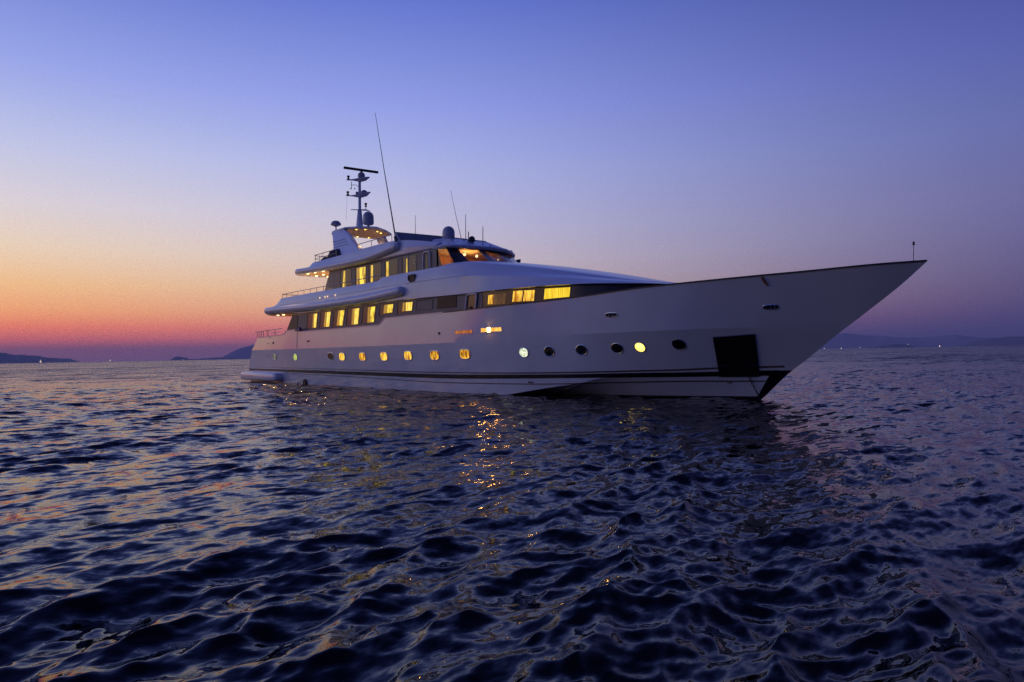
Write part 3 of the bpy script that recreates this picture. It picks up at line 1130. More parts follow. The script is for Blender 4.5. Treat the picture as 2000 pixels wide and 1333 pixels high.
def brow():
    xs_ = list(np.linspace(3.75, 5.2, 8)) + [5.5, 5.56, 5.62, 5.8, 6.0, 6.2, 6.38, 6.44, 6.5] + list(np.linspace(7.2, 19.2, 25)) + [19.35, 19.5, 19.65] + list(np.linspace(20, 24.6, 12)) + list(np.linspace(25.2, 33.5, 34)) + list(np.linspace(33.7, 35.2, 14))
    rows_a = []
    for x in xs_:
        hl, zl, zm, hm, zt, ht = (float(BR[k](x)) for k in ('hl', 'zl', 'zm', 'hm', 'zt', 'ht'))
        zc = float(BR['zc'](x)) if x >= 24.9 else zt - 0.4
        row = [(hl - .05, zl), (hl, zl + .04 * min(1, (zm - zl))), (hm, zm), ((hm + ht) / 2 + .012, (zm + zt) / 2), (ht, zt)]
        for k in range(1, 7):
            f = k / 6
            if x >= 24.9:
                y = ht * math.cos(f * math.pi / 2) ** 0.95
                z = zt + (zc - zt) * math.sin(f * math.pi / 2) ** 0.9
            else:
                y = (ht - .10) if k == 1 else (ht - .12) * (1 - (k - 2) / 4) if k > 1 else 0
                z = zt if k == 1 else zc
            row.append((max(y, 0.0), z))
        rows_a.append([(x, -y, z) for y, z in row])
    full = [[p for p in r] + [(p[0], -p[1], p[2]) for p in r[-2::-1]] for r in rows_a]
    m_ = MB().grid(full, True, True, True)
    return m_.build('upper_deck_body', gel_up, yacht, smooth=24)


body = brow()
# crease line along the side
m = MB()
m.tube([Vector((x, -float(BR['hm'](x)) - .004, float(BR['zm'](x)))) for x in np.linspace(5.7, 27.0, 40)], .012, 5)
m.build('side_moulding', gel_up, body)
# soffit panel under the aft overhang and black strip painted as the shadow line over the windows
m = MB().grid([[(x, s * (float(BR['hl'](x)) - .08), float(BR['zl'](x)) - .012) for s in (-1, -.5, 0, .5, 1)] for x in np.linspace(3.8, 9.2, 12)])
m.build('soffit', soff, body)
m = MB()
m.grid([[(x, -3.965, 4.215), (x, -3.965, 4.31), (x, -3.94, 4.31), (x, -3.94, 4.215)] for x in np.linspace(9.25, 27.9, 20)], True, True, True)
m.build('shadow_strip', black, house, smooth=0)


def roll_path(x_front, x_aft, y0, zf, rad_):
    p = []
    for x in np.linspace(x_front, x_aft + rad_, 26):
        p.append((x, -y0, zf(x)))
    for k in range(1, 7):
        a = k / 6 * math.pi / 2
        p.append((x_aft + rad_ - rad_ * math.sin(a), -y0 + rad_ - rad_ * math.cos(a), zf(x_aft)))
    q = [(x, -y, z) for x, y, z in p[::-1]]
    return p + q


z1 = pchip(*zip(*[(3.7, 4.77), (8, 4.68), (14, 4.57), (18, 4.56), (22, 4.68)]))
MB().tube(roll_path(21.85, 3.95, 4.13, lambda x: float(z1(x)), 1.0), .235, 14, True, True).build('fender_roll', gel_up, body, smooth=60)
z2 = pchip(*zip(*[(7.8, 7.06), (12, 6.90), (16.8, 6.83), (20.4, 7.06)]))
# small courtesy lights on the side
for x in (12.67, 13.36, 13.69, 14.67):
    MB().lathe([(.045, .01), (.045, -.02), (.002, -.03)], (x, -4.02, 5.04), 10, 'y').build('courtesy_light', lampc, body)
# boxed fitting on the side
m = MB()
m.hexa([(22.52, -4.06, 5.04), (22.95, -4.02, 5.04), (22.95, -3.9, 5.04), (22.52, -3.9, 5.04)], [(22.5, -4.12, 5.36), (22.92, -4.06, 5.38), (22.92, -3.85, 5.38), (22.5, -3.85, 5.36)])
m.hexa([(22.42, -4.08, 5.12), (22.52, -4.12, 5.10), (22.52, -3.9, 5.1), (22.42, -3.9, 5.12)], [(22.44, -4.10, 5.26), (22.52, -4.14, 5.3), (22.52, -3.9, 5.3), (22.44, -3.9, 5.26)])
m.build('side_floodlight', darkp, yacht)


BEAMS = {(5.51, -3.72), (6.6, 0), (9.85, -3.05), (9.0, -2.1), (9.8, .5), (11.87, -.63), (9.36, .94)}


def downlight(x, y, z, energy, prnt, size=.085, mat=None, spot=150):
    energy = energy if (x, y) in BEAMS else 0
    o = MB().lathe([(size, 0), (size * .97, -.012), (size * .7, -.03), (size * .2, -.038)], (x, y, z + .008), 16)
    o = o.build('downlight', mat or lampm, prnt)
    if energy:
        ld = bpy.data.lights.new('downlight_beam', 'SPOT')
        ld.energy = energy
        ld.color = (1.0, .56, .16)
        ld.spot_size = R(spot)
        ld.spot_blend = .8
        ld.shadow_soft_size = .04
        lo = bpy.data.objects.new('downlight_beam', ld)
        sc.collection.objects.link(lo)
        lo.location = (x, y, z - .06)
        lo.parent = o


for x, y in ((5.51, -3.72), (6.64, -3.79), (5.5, 0), (6.6, 0), (5.5, 3.7)):
    downlight(x, y, float(BR['zl'](x)) - .02, 420, body, .085)

# ------------------------------------------------------------------ upper deck house
UY = 3.2
uw = lambda x: UY
rows = []
for s in np.linspace(0, 1, 24):
    b_ = (11.2 + s * (24.2 - 11.2), 5.1)
    t_ = (12.25 + s * (23.55 - 12.25), 6.72)
    rows.append([(b_[0] + (t_[0] - b_[0]) * k / 4, -UY, b_[1] + (t_[1] - b_[1]) * k / 4) for k in range(5)])
m = MB().grid(rows)
m.grid([[(min(x, 21.8 + .3 * k / 4), -y, z) for k, (x, y, z) in enumerate(r)] for r in rows])
m.add([(11.2, -UY, 5.1), (11.2, UY, 5.1), (12.25, UY, 6.72), (12.25, -UY, 6.72)], [(0, 1, 2, 3)])
uhouse = m.build('upper_house_wall', grey, yacht)
z0_ = lambda x: 5.6
window([(13.72, 6.52), (15.0, 6.53), (14.97, 5.35), (13.68, 5.35)], [(14.10, 6.5), (14.28, 6.5), (14.25, 5.40), (13.93, 5.40)], lit_s, uw)
window([(15.55, 6.5), (16.78, 6.49), (16.76, 5.35), (15.5, 5.35)], [(15.74, 6.48), (16.68, 6.46), (16.66, 5.45), (15.71, 5.42)], lit_d, uw, edge_fade=True)
window([(17.08, 6.48), (18.39, 6.5), (18.36, 5.4), (17.04, 5.4)], [(17.31, 6.46), (17.53, 6.46), (17.48, 5.5), (17.26, 5.5)], lit_s, uw)
window([(18.80, 6.5), (20.07, 6.5), (20.05, 5.4), (18.76, 5.4)], [(18.95, 6.46), (19.18, 6.46), (19.13, 5.5), (18.9, 5.5)], lit_s, uw)
wo = window([(20.5, 6.5), (21.82, 6.48), (21.8, 5.4), (20.48, 5.4)], [(20.91, 6.38), (21.0, 6.38), (20.98, 5.6), (20.87, 5.6)], lit_s, uw)
strip_on((21.09, 6.49), (21.07, 5.4), .03, .03, uw).build('mullion', domem, wo, smooth=0)
for z in (6.2, 6.05):
    MB().lathe([(.03, .0), (.03, -.03), (.002, -.035)], (21.66, -UY - .01, z), 8, 'y').build('button', steel, wo)
dr = quad_on([(22.55, 6.48), (22.99, 6.47), (22.99, 5.4), (22.5, 5.4)], 0.012, uw).build('door', grey, yacht, smooth=20)
door_rail([(22.42, 5.45), (22.48, 6.40), (22.52, 6.47), (22.58, 6.50), (22.95, 6.48), (23.0, 6.46), (23.03, 6.40), (23.02, 5.45)], uw, 'door_frame', dr)
quad_on([(22.66, 6.36), (22.86, 6.36), (22.86, 5.6), (22.64, 5.6)], 0.03, uw).build('door_panel', tint, dr, smooth=20)
m = MB()
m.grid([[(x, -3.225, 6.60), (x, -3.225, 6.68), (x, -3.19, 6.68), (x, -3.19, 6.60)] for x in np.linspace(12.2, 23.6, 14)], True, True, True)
m.build('shadow_strip', black, uhouse, smooth=0)  # black strip drawn in as the shadow line under the roof edge

# wheelhouse glazing: nodes of (top xyz, bottom xyz)
WS = [((23.55, -3.2, 6.55), (23.55, -3.2, 5.35)),
      ((24.30, -3.18, 6.47), (25.2, -3.2, 5.45)),
      ((24.38, -2.62, 6.50), (25.75, -2.80, 5.55)),
      ((24.62, -1.62, 6.50), (26.2, -2.05, 5.6)),
      ((24.46, -1.12, 6.50), (26.25, -1.75, 5.6)),
      ((24.32, -.12, 6.52), (26.25, -.85, 5.62)),
      ((24.10, .32, 6.52), (26.2, -.55, 5.62)),
      ((23.75, 1.2, 6.52), (25.7, .1, 5.66)),
      ((22.7, 2.15, 6.52), (23.5, 1.75, 5.5)),
      ((21.7, 2.9, 6.52), (21.9, 2.95, 5.35))]


def wsp(i, f):
    a, b = Vector(WS[i][0]), Vector(WS[i][1])
    return b.lerp(a, f)


pillars = MB()
for i, j in ((1, 2), (3, 4), (5, 6), (7, 8), (8, 9)):
    pts = [wsp(i, 0), wsp(j, 0), wsp(j, 1), wsp(i, 1)]
    n_ = (pts[1] - pts[0]).cross(pts[3] - pts[0]).normalized() * .05
    pillars.hexa([p - n_ for p in pts], [p + n_ * .2 for p in pts])
pil = pillars.build('window_pillar', black, yacht, smooth=0)
for i, j in ((0, 1), (2, 3), (4, 5), (6, 7)):
    pts = [wsp(i, 0), wsp(j, 0), wsp(j, .97), wsp(i, .97)]
    if i == 0:
        pts = [Vector((23.70, -3.2, 5.4)), wsp(1, 0), wsp(1, .95), Vector((23.70, -3.2, 6.43))]
    n_ = (pts[1] - pts[0]).cross(pts[3] - pts[0]).normalized() * .006
    MB().hexa([p - n_ for p in pts], [p + n_ for p in pts]).build('windscreen', gl, yacht, smooth=0)
# header under the visor
m = MB()
for i in range(len(WS) - 1):
    a, b = wsp(i, .96), wsp(i + 1, .96)
    a2, b2 = wsp(i, 1.06), wsp(i + 1, 1.06)
    m.add([a, b, b2, a2], [(0, 1, 2, 3)])
m.add([(23.55, -3.2, 5.35), (23.70, -3.2, 5.4), (23.70, -3.2, 6.5), (23.55, -3.2, 6.55)], [(0, 1, 2, 3)])
m.build('window_header', black, yacht, smooth=0)
# inside the wheelhouse
m = MB()
m.box((22.0, -.3, 5.95), (.08, 5.6, 1.08))
m.build('wheelhouse_bulkhead', wood, yacht, smooth=0)
m = MB().prism([(21.95, -3.0, 6.50), (23.6, -2.95, 6.50), (24.2, -2.5, 6.5), (24.3, -1.6, 6.5), (24.1, -.4, 6.5), (23.6, .9, 6.5), (22.6, 2.2, 6.5), (21.95, 2.6, 6.5)], (0, 0, .03))
m.build('wheelhouse_ceiling', soff, yacht, smooth=0)
m = MB()
m.box((24.6, -.8, 5.75), (1.0, 2.6, .3)).box((24.35, -.8, 5.92), (.5, 2.2, .1))
m.build('helm_console', darkp, yacht, bevel=.04)
m = MB()
m.box((23.1, -1.2, 5.75), (.5, .5, .12)).box((22.88, -1.2, 6.05), (.1, .5, .55))
m.build('helm_chair', darkp, yacht, bevel=.04)
for x, y, z, pw in ((24.02, -2.6, 6.36, 0), (23.75, -1.75, 6.36, 80), (23.65, -.95, 6.36, 0), (23.0, .9, 6.4, 0)):
    o = MB().sphere((x, y, z), .065 if y < 0 else .03, 10)
    o = o.build('wheelhouse_lamp', lamph, yacht)
    if not pw:
        continue
    ld = bpy.data.lights.new('wheelhouse_glow', 'POINT')
    ld.energy = pw
    ld.color = (1.0, .46, .09)
    ld.shadow_soft_size = .07
    lo = bpy.data.objects.new('wheelhouse_glow', ld)
    sc.collection.objects.link(lo)
    lo.location = (x + .1, y + .1, z - .42)
    lo.parent = o

# ------------------------------------------------------------------ sun deck: roof slab, bulwark, visor
SU = {}
SU['hl'] = pchip(*zip(*[(7.75, 2.9), (8.0, 3.2), (8.6, 3.38), (22, 3.3), (23.6, 3.25)]))
SU['zl'] = pchip(*zip(*[(7.75, 6.92), (11, 6.84), (12.2, 6.70), (20, 6.60), (23.6, 6.56)]))
SU['zt'] = pchip(*zip(*[(7.75, 7.2), (9.4, 7.27), (9.95, 7.46), (12.8, 7.45), (16.3, 7.48), (19.4, 7.47), (20.4, 7.38), (23.6, 6.85)]))
SU['ht'] = pchip(*zip(*[(7.75, 2.7), (8.0, 3.0), (8.6, 3.2), (22, 3.15), (23.6, 3.05)]))
rows = []
for x in list(np.linspace(7.75, 9.3, 8)) + [9.5, 9.7, 9.95] + list(np.linspace(10.6, 20.4, 16)) + list(np.linspace(20.8, 23.6, 8)):
    hl, zl, zt, ht = (float(SU[k](x)) for k in ('hl', 'zl', 'zt', 'ht'))
    dz = min(.3, (zt - zl) * .4)
    row = [(hl - .06, zl), (hl, zl + .05), (hl + .02, zl + .45 * (zt - zl)), (ht, zt), (ht - .1, zt), (ht - .14, zt - dz), (0, zt - dz + .03)]
    pw = min(1.0, max(.3, (16.4 - .65 * x) / .76 / hl))
    rows.append([(x, -y, z) for y, z in row] + [(x, y * pw, z) for y, z in row[-2::-1]])
MB_ = MB().grid(rows, True, True, True)
sund = MB_.build('sun_deck', gel_up, yacht, smooth=28)
m = MB().grid([[(x, s * (float(SU['hl'](x)) - .08), float(SU['zl'](x)) - .012) for s in (-1, -.5, 0, .5, 1)] for x in np.linspace(7.8, 12.3, 12)])
m.build('soffit', soff, sund)
MB().tube(roll_path(20.3, 7.55, 3.42, lambda x: float(z2(x)), .7), .19, 14, True, True).build('fender_roll', gel_up, sund, smooth=60)
for x, y in ((8.9, -3.1), (9.85, -3.05), (11.0, -3.05), (7.95, -2.1), (9.0, -2.1), (7.95, -1.3), (8.5, .5), (9.8, .5), (8.5, 2.2), (9.8, 2.2)):
    downlight(x, y, float(SU['zl'](x)) - .02, 800, sund, .085)

# visor
VO = [(23.3, -3.28, 6.55), (24.15, -3.22, 6.54), (24.5, -2.9, 6.53), (24.66, -2.4, 6.53), (24.68, -1.6, 6.55), (24.55, -.6, 6.60), (24.32, .4, 6.61),
      (23.95, 1.05, 6.60), (23.4, 1.7, 6.60), (22.5, 2.4, 6.60), (21.4, 2.95, 6.6), (20.0, 3.2, 6.6)]
ctr = Vector((21.5, -.2, 0))
rows = []
for sx, dz in ((.5, -.06), (.93, -.05), (.985, -.03), (1.0, .03), (1.0, .09), (.975, .15), (.90, .20), (.5, .42), (.0, .5)):
    rows.append([Vector((ctr.x + (x - ctr.x) * sx, ctr.y + (y - ctr.y) * sx, z + dz)) for x, y, z in VO])
MB().grid(rows).build('visor', gel_up, yacht, smooth=40)

# flybridge windscreen fairing
b4 = [(18.9, -2.5, 7.2), (22.5, -2.3, 6.95), (22.5, 2.3, 6.95), (18.9, 2.5, 7.2)]
t4 = [(18.1, -2.15, 8.22), (21.1, -1.0, 7.66), (21.1, 1.6, 7.66), (18.1, 2.15, 8.22)]
m = MB().hexa(b4, t4)
fly = m.build('flybridge_windscreen', flytint, yacht, smooth=0)
m = MB()
m.tube([t4[0], t4[1], t4[2], t4[3]], .025, 6)
m.tube([t4[0], (19.05, -2.45, 7.62)], .03, 6)
m.build('frame', railm, fly)
# forward end of the sun deck sloping to the visor
m = MB()
m.hexa([(21.9, -2.6, 6.75), (23.9, -2.2, 6.7), (23.9, 1.2, 6.7), (21.9, 2.3, 6.75)], [(21.6, -2.1, 7.36), (22.3, -1.6, 7.38), (22.3, .8, 7.38), (21.6, 1.8, 7.36)])
m.build('roof_fairing', gel_up, yacht, smooth=0, bevel=.05)
# navigation light box and whip base on the side of the sun deck
m = MB().box((19.75, -3.26, 7.2), (.28, .12, .17))
m.build('navigation_light', blackmat, yacht, bevel=.01)

# ------------------------------------------------------------------ radar arch
def leg(s):
    prof = [(9.36, 1.67, 9.64), (10.03, 1.67, 9.66), (10.95, 1.70, 9.58), (12.2, 1.95, 9.05), (13.6, 2.38, 8.35), (15.0, 2.75, 7.75), (15.6, 2.95, 7.40), (12.0, 2.95, 7.40), (11.29, 2.49, 8.21), (10.4, 2.1, 8.86)]
    m_ = MB()
    m_.prism([(x, s * y, z) for x, y, z in prof], (0, -s * .28, -.04))
    return m_


arch = leg(-1).build('radar_arch', gel_up, yacht, smooth=20, bevel=.03)
MB().prism([(9.05, 1.62, 9.56), (10.0, 1.62, 9.56), (10.35, 2.6, 7.3), (9.25, 2.6, 7.3)], (0, .22, .03)).build('arch_leg', gel_up, arch, smooth=20, bevel=.03)
for f in (.42, .52, .62):
    a = Vector((9.36, -1.67, 9.64)).lerp(Vector((12.0, -2.95, 7.4)), f)
    b_ = Vector((10.95, -1.70, 9.58)).lerp(Vector((15.6, -2.95, 7.4)), f)
    MB().tube([a.lerp(b_, .06) + Vector((0, -.012, 0)), a.lerp(b_, .80) + Vector((0, -.012, 0))], .012, 5).build('vent_groove', grey, arch)
RT = [(9.0, -.9), (9.0, 1.55), (11.1, 1.62), (11.9, .75), (12.45, -.1), (12.2, -.6), (11.9, -1.05), (11.2, -1.72), (9.6, -1.72), (9.0, -1.5)]
m = MB()
rows = []
for s_, z in ((1.0, 9.49), (1.015, 9.54), (1.0, 9.60), (.8, 9.70), (.4, 9.78), (.02, 9.80)):
    rows.append([(10.4 + (x - 10.4) * s_, y * s_, z) for x, y in RT])
m.grid(rows, True, True, True)
top = m.build('hardtop', gel_up, arch, smooth=30)
m = MB()
m.add([(10.4 + (x - 10.4) * .97, y * .97, 9.478) for x, y in RT], [tuple(range(len(RT)))])
m.add([(10.4 + (x - 10.4) * .97, y * .97, 9.488) for x, y in RT], [tuple(range(len(RT)))])
m.build('soffit', soff, top, smooth=0)
for x, y in ((11.57, -1.08), (11.87, -.63), (11.67, .31), (11.31, .76), (9.3, .15), (9.36, .94)):
    downlight(x, y, 9.47, 100, top, .06, lampy, 165)

# mast with its arms, radar and lights
mast = MB().tube([(9.9, 0, 9.7), (9.95, 0, 11.1), (9.96, 0, 11.15), (10.0, 0, 13.3)], [.27, .125, .095, .085], 12).build('mast', gel_up, yacht)


def arm(name, pts, wid, thk):
    m_ = MB()
    rows_ = []
    for i, p in enumerate(pts):
        p = Vector(p)
        d_ = (Vector(pts[min(i + 1, len(pts) - 1)]) - Vector(pts[max(i - 1, 0)])).normalized()
        s_ = d_.cross(Vector((0, 0, 1))).normalized() * wid[i]
        u_ = Vector((0, 0, thk[i]))
        rows_.append([p - s_, p - s_ * .7 - u_, p + s_ * .7 - u_, p + s_, p + s_ * .7 + u_ * .4, p - s_ * .7 + u_ * .4])
    m_.grid(rows_, True, True, True)
    return m_.build(name, gel_up, mast, smooth=50)


arm('spreader', [(9.42, -.62, 13.08), (9.75, -.34, 13.06), (10.0, 0, 13.08), (10.3, .2, 13.12), (10.62, .38, 13.16)], [.06, .10, .26, .26, .05], [.03, .05, .14, .12, .03])
arm('spreader', [(9.3, -.62, 12.08), (9.6, -.34, 12.05), (9.98, 0, 12.05), (10.3, .26, 12.12), (10.62, .42, 12.2)], [.05, .10, .22, .26, .05], [.03, .04, .15, .12, .03])
arm('spreader', [(9.75, -.52, 11.1), (10.0, 0, 11.1), (10.25, .3, 11.1), (10.42, .5, 11.0)], [.06, .12, .14, .1], [.02, .03, .05, .02])
m = MB()
m.lathe([(.18, 0), (.23, .08), (.23, .22), (.16, .32), (.08, .36), (.08, .42)], (10.1, .08, 13.16), 16)
m.build('radar_pedestal', domem, mast)
m = MB()
a, b_ = Vector((10.02, -1.12, 13.66)), Vector((10.34, 1.18, 13.64))
d = (b_ - a).normalized()
s_ = Vector((d.y, -d.x, 0)) * .075
rows = []
for t_, k in ((0, .6), (.01, 1), (.99, 1), (1, .6)):
    p = a.lerp(b_, t_)
    rows.append([p + s_ * k - Vector((0, 0, .07 * k)), p + s_ * k + Vector((0, 0, .07 * k)), p - s_ * k + Vector((0, 0, .07 * k)), p - s_ * k - Vector((0, 0, .07 * k))])
m.grid(rows, True, True, True)
m.build('radar_scanner', darkp, mast, bevel=.02)
for p in ((9.52, -.55, 13.1), (9.42, -.55, 12.1), (10.15, .34, 11.32)):
    m = MB().lathe([(.09, 0), (.09, .03), (.055, .05), (.055, .13), (.09, .15), (.09, .22), (.03, .25)], p, 10)
    m.build('mast_light', blackmat, mast)
m = MB().tube([(10.15, .34, 11.1), (10.15, .34, 11.35)], .025, 6).build('light_stalk', gel_up, mast)
m = MB().sphere((10.2, .2, 12.2), .22, 12, .8).build('dome', domem, mast)
m = MB().sphere((9.85, -.12, 12.2), .1, 10).build('loudhailer', domem, mast)
m = MB()
m.tube([(9.65, -.4, 12.95), (9.65, -.4, 12.55)], .022, 6).tube([(9.65, -.4, 12.72), (9.85, -.2, 12.72), (9.95, -.05, 12.6)], .018, 6)
m.sphere((9.62, -.42, 12.5), .05, 8).sphere((9.8, -.25, 12.48), .045, 8)
m.build('wind_sensor', darkp, mast)
MB().tube([(9.42, -.6, 12.0), (9.6, -.75, 11.0), (9.7, -.8, 10.4)], .006, 4).build('halyard', antm, mast)


def dome(name, x, y, z, r_, h_, prnt, ped=.25):
    k = h_ - r_
    prof = [(.02, -ped), (r_ * .7, -ped), (r_ * .7, -ped * .55), (r_ * .22, -ped * .5), (r_ * .22, -.02), (r_ * .82, 0), (r_ * .97, .06), (r_, .15), (r_ * .99, k)]
    prof += [(r_ * math.cos(a) * .99 + .001, k + r_ * math.sin(a)) for a in (R(20), R(40), R(58), R(74), R(89))]
    return MB().lathe(prof, (x, y, z), 24).build(name, domem, prnt, smooth=40)


dome('satellite_dome', 11.0, .05, 9.98, .345, .84, yacht, .28)
dome('satellite_dome', 22.1, -1.5, 7.33, .31, .66, yacht, .2)
# searchlight with a half dome on the arch
m = MB().lathe([(.04, -.32), (.04, -.12), (.06, -.1), (.33, .02), (.33, .04), (.28, .17), (.17, .26), (.02, .29)], (9.86, -1.62, 9.95), 18)
m.build('tv_antenna', domem, yacht)

# whip antennas
def whip(pts, r0, r1, base=True):
    m_ = MB()
    n_ = len(pts)
    m_.tube(pts, [r0 + (r1 - r0) * i / (n_ - 1) for i in range(n_)], 6)
    if base:
        m_.tube([pts[0], Vector(pts[0]).lerp(Vector(pts[1]), .25)], r0 * 2.0, 8)
    return m_.build('whip_antenna', antm, yacht)


whip([(20.2, -3.32, 7.12), (19.6, -3.28, 9.0), (18.9, -3.24, 11.2), (17.86, -3.14, 14.5)], .045, .012)
m = MB()
m.box((20.12, -3.36, 7.16), (.12, .16, .26)).box((20.34, -3.36, 7.16), (.12, .16, .26))
m.build('antenna_bracket', gel_up, yacht, bevel=.02)
whip([(20.62, -2.5, 7.35), (20.63, -2.5, 8.0), (20.65, -2.5, 8.66)], .018, .010, False)
whip([(21.92, -.5, 7.15), (21.4, -.5, 8.6), (20.91, -.5, 10.16)], .018, .008, False)
whip([(22.16, -.5, 7.1), (22.17, -.5, 7.9), (22.18, -.5, 8.69)], .022, .014, False)
whip([(22.39, -.5, 7.05), (22.40, -.5, 7.5), (22.41, -.5, 7.78)], .026, .026, False)
whip([(23.57, -.5, 6.8), (23.58, -.5, 7.4), (23.60, -.5, 7.85)], .022, .018, False)
m = MB()
m.tube([(24.15, -.5, 6.72), (24.16, -.5, 6.86)], .035, 8)
m.build('roof_light', darkp, yacht)
m = MB()
m.tube([(22.66, -.55, 7.0), (22.66, -.55, 7.22)], .03, 6)
m.lathe([(.02, -.16), (.10, -.14), (.15, -.02), (.17, .1), (.17, .13), (.13, .12), (.02, .09)], (22.66, -.55, 7.33), 18, 'x')
m.build('searchlight', darkp, yacht)
m = MB().tube([(22.3, -.75, 7.15), (22.3, -.75, 7.3), (22.35, -.75, 7.42)], .04, 6).build('horn', darkp, yacht)

# ------------------------------------------------------------------ railings
def railing(path, h, posts, prnt_name='railing', r_=.022, mid=None):
    m_ = MB()
    path = [Vector(p) for p in path]
    m_.tube([p + Vector((0, 0, h)) for p in path], r_, 6)
    if mid:
        m_.tube([p + Vector((0, 0, h * mid)) for p in path], r_ * .7, 5)
    o = m_.build(prnt_name, railm, yacht)
    seg = [(path[i + 1] - path[i]).length for i in range(len(path) - 1)]
    tot = sum(seg)
    for f in posts:
        q = f * tot
        i = 0
        while i < len(seg) - 1 and q > seg[i]:
            q -= seg[i]
            i += 1
        p = path[i].lerp(path[i + 1], min(1, q / seg[i]))
        MB().tube([p, p + Vector((0, 0, h))], r_ * .75, 5).build('post', railm, o)
    return o


for s in (-1,):
    m = MB()
    for a, b_ in (((1.95, 3.46), (2.9, 3.46)), ((3.0, 3.47), (4.15, 3.49)), ((4.3, 3.49), (6.75, 3.52))):
        m.tube([(a[0], -3.95, a[1]), (b_[0], -3.95, b_[1])], .025, 6)
    m.tube([(5.0, -3.95, 3.3), (6.4, -3.95, 3.32)], .02, 6)
    rl = m.build('railing', railm, yacht)
    for x in (2.25, 2.62, 3.05, 3.45, 4.12, 4.35, 5.55):
        MB().tube([(x, -3.95, 3.08), (x, -3.95, 3.48)], .02, 5).build('post', railm, rl)
railing([(6.35, 3.6, 5.48), (6.3, -3.7, 5.48), (6.5, -3.8, 5.48), (12.9, -3.82, 5.45), (19.5, -3.82, 5.42)], .26, [0, .12, .24, .36, .40, .445, .49, .535, .58, .625, .67, .715, .76, .80, .84, .88, .93])
railing([(9.9, 2.9, 7.46), (9.85, -3.0, 7.46), (10.0, -3.12, 7.46), (13.0, -3.12, 7.45)], .44, [0, .2, .4, .62, .68, .8, .9, 1], mid=.5)
railing([(15.6, -3.08, 7.45), (16.3, -3.08, 7.46), (19.3, -3.08, 7.46), (18.2, -2.2, 8.2)][:3], .36, [0, .42, 1])

# bow: jack staff, rope fitting
m = MB()
m.tube([(42.55, -.02, 3.96), (42.57, -.02, 4.46)], .010, 6).build('bow_staff', railm, yacht)
m = MB().lathe([(.035, 0), (.035, .03), (.02, .04), (.03, .06), (.03, .09), (.005, .1)], (42.57, -.02, 4.44), 8).build('bow_light', darkp, yacht)
m = MB()
for k in range(3):
    m.tube([hp(38.9, 3.86 - k * .03, .03) + Vector((0, .1, .0)), hp(38.9 + .02 * k, 3.8, .05), hp(38.94 + .03 * k, 3.66 - .03 * k, .04), hp(39.0, 3.56 + .02 * k, .03)], .022, 6)
m.build('rope', rope, yacht)

# ------------------------------------------------------------------ loose things on the sun deck
m = MB()
rows = []
for x, hw, h_ in ((11.15, .25, .15), (11.35, .5, .55), (11.8, .62, .78), (12.4, .62, .74), (12.9, .5, .42), (13.4, .3, .12)):
    rows.append([(x + .08 * math.sin(a * 3), -2.55 + hw * math.cos(a), 7.32 + h_ * max(0, math.sin(a)) ** .8) for a in np.linspace(0, math.pi, 11)])
m.grid(rows, False)
m.f.append(tuple(range(11)))
m.f.append(tuple(55 + i for i in range(11))[::-1])
m.build('covered_tender', cover, None, smooth=50)
tag(bpy.data.objects['covered_tender'], 'bulky dark fabric-covered bundle on the top deck at the foot of the arch', 'covered tender')
m = MB().lathe([(.05, 0), (.42, .0), (.46, .12), (.42, .36), (.26, .5), (.02, .54)], (10.75, -2.6, 7.22), 18)
o = m.build('deck_pouffe', cover, None, smooth=50)
tag(o, 'low round dark padded pouffe by the railing at the aft end of the top deck', 'pouffe')

# ------------------------------------------------------------------ far boats and lamps along the shore
def bear(b_deg, dist, z=0.0):
    a = AZ - R(b_deg)
    return Vector((CAM.x + dist * math.cos(a), CAM.y + dist * math.sin(a), z))


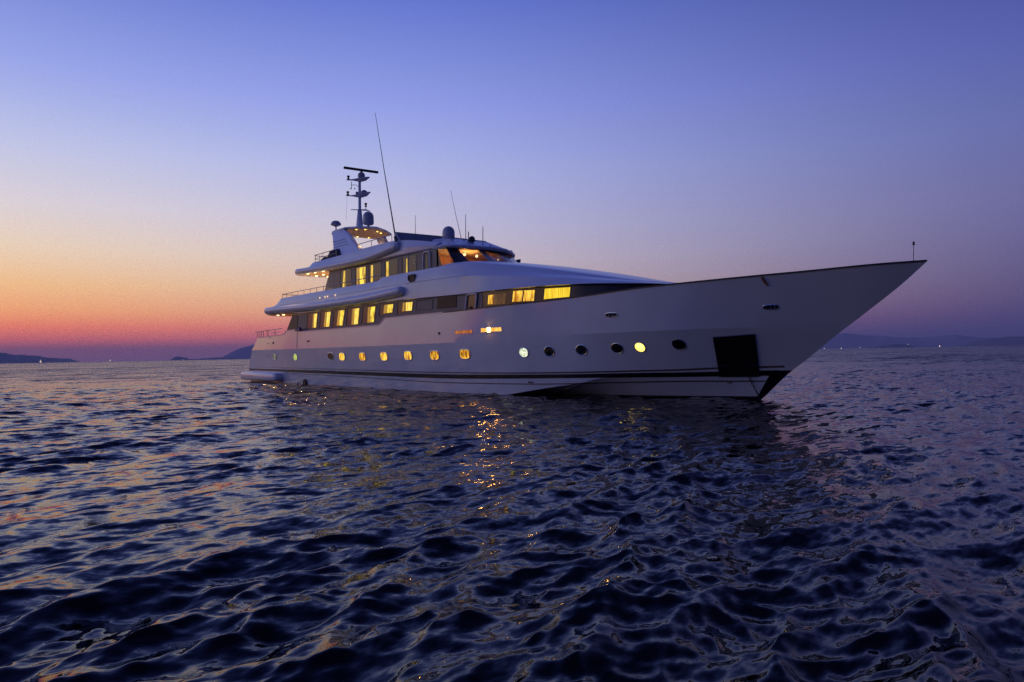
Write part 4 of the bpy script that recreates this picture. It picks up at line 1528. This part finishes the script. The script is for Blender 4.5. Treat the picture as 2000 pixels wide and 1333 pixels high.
sailm = principled('lit_sail', (.8, .75, .65), .8)
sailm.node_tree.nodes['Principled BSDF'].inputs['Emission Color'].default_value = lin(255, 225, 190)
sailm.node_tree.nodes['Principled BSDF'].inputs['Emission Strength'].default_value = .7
for b_deg, dist, h_, lab in ((-34.62, 1500, 5.5, 'tiny far sailing boat with pale lit sail before the dark island at left'),
                             (-30.48, 2300, 6.5, 'tiny lone far sailing boat with glowing sail on the open horizon right of the island')):
    p = bear(b_deg, dist)
    e = thing('far_sailboat', lab, 'sailboat', p, 'sailing boats on the horizon')
    side = Vector((math.sin(AZ), -math.cos(AZ), 0))
    m = MB()
    m.tube([side * -4.5 + Vector((0, 0, .5)), side * 0 + Vector((0, 0, .3)), side * 4.5 + Vector((0, 0, .6))], [.3, 1.2, .2], 8)
    m.build('hull', gel_up, e)
    fr_ = Vector((math.cos(AZ), math.sin(AZ), 0)) * .12
    tri = [side * -2.5 + Vector((0, 0, 1.6)), side * 1.2 + Vector((0, 0, 1.6)), side * 1.0 + Vector((0, 0, h_ * .5)), side * -.9 + Vector((0, 0, h_ + 1.6))]
    m = MB().prism(tri, fr_)
    m.build('sail', sailm, e, smooth=0)
for i, (b_deg, dist, z, r_, lab) in enumerate([(24.57, 3900, 2, 1.6, 'small white shore light on the horizon closest to the yacht bow'),
                                               (25.72, 3900, 2, 2.0, 'bright white shore light second along from the yacht bow'),
                                               (27.0, 3900, 4, 1.2, 'faint shore light just left of the low dark hill'),
                                               (30.1, 4150, 16, 1.2, 'faint light standing on top of the low dark hill'),
                                               (32.05, 3900, 4, 2.4, 'brightest shore light, alone to the right of the low dark hill'),
                                               (-25.75, 5300, 2, 1.7, 'small white light at the foot of the pointed headland left of the yacht')]):
    p = bear(b_deg, dist, z)
    e = thing('shore_lamp', lab, 'lamp', (p.x, p.y, 0), 'lamps along the far shore')
    MB().sphere((0, 0, z), r_, 8).build('lantern', lampf, e)
    MB().tube([(0, 0, -2), (0, 0, z)], .5, 6).build('pole', darkp, e)

# ------------------------------------------------------------------ evening haze over the water
HAZE = 0.00014
if HAZE:
    m = MB().box((CAM.x, CAM.y, 87), (19600, 19600, 184))
    hm = bpy.data.materials.new('haze_air')
    hm.use_nodes = True
    t = hm.node_tree
    t.nodes.clear()
    o_ = N(t, 'ShaderNodeOutputMaterial')
    v = N(t, 'ShaderNodeVolumePrincipled')
    v.inputs['Color'].default_value = (.72, .74, .98, 1)
    v.inputs['Density'].default_value = HAZE
    v.inputs['Anisotropy'].default_value = 0.0
    t.links.new(v.outputs[0], o_.inputs['Volume'])
    o = m.build('haze', hm, None, smooth=0)
    o['kind'] = 'stuff'
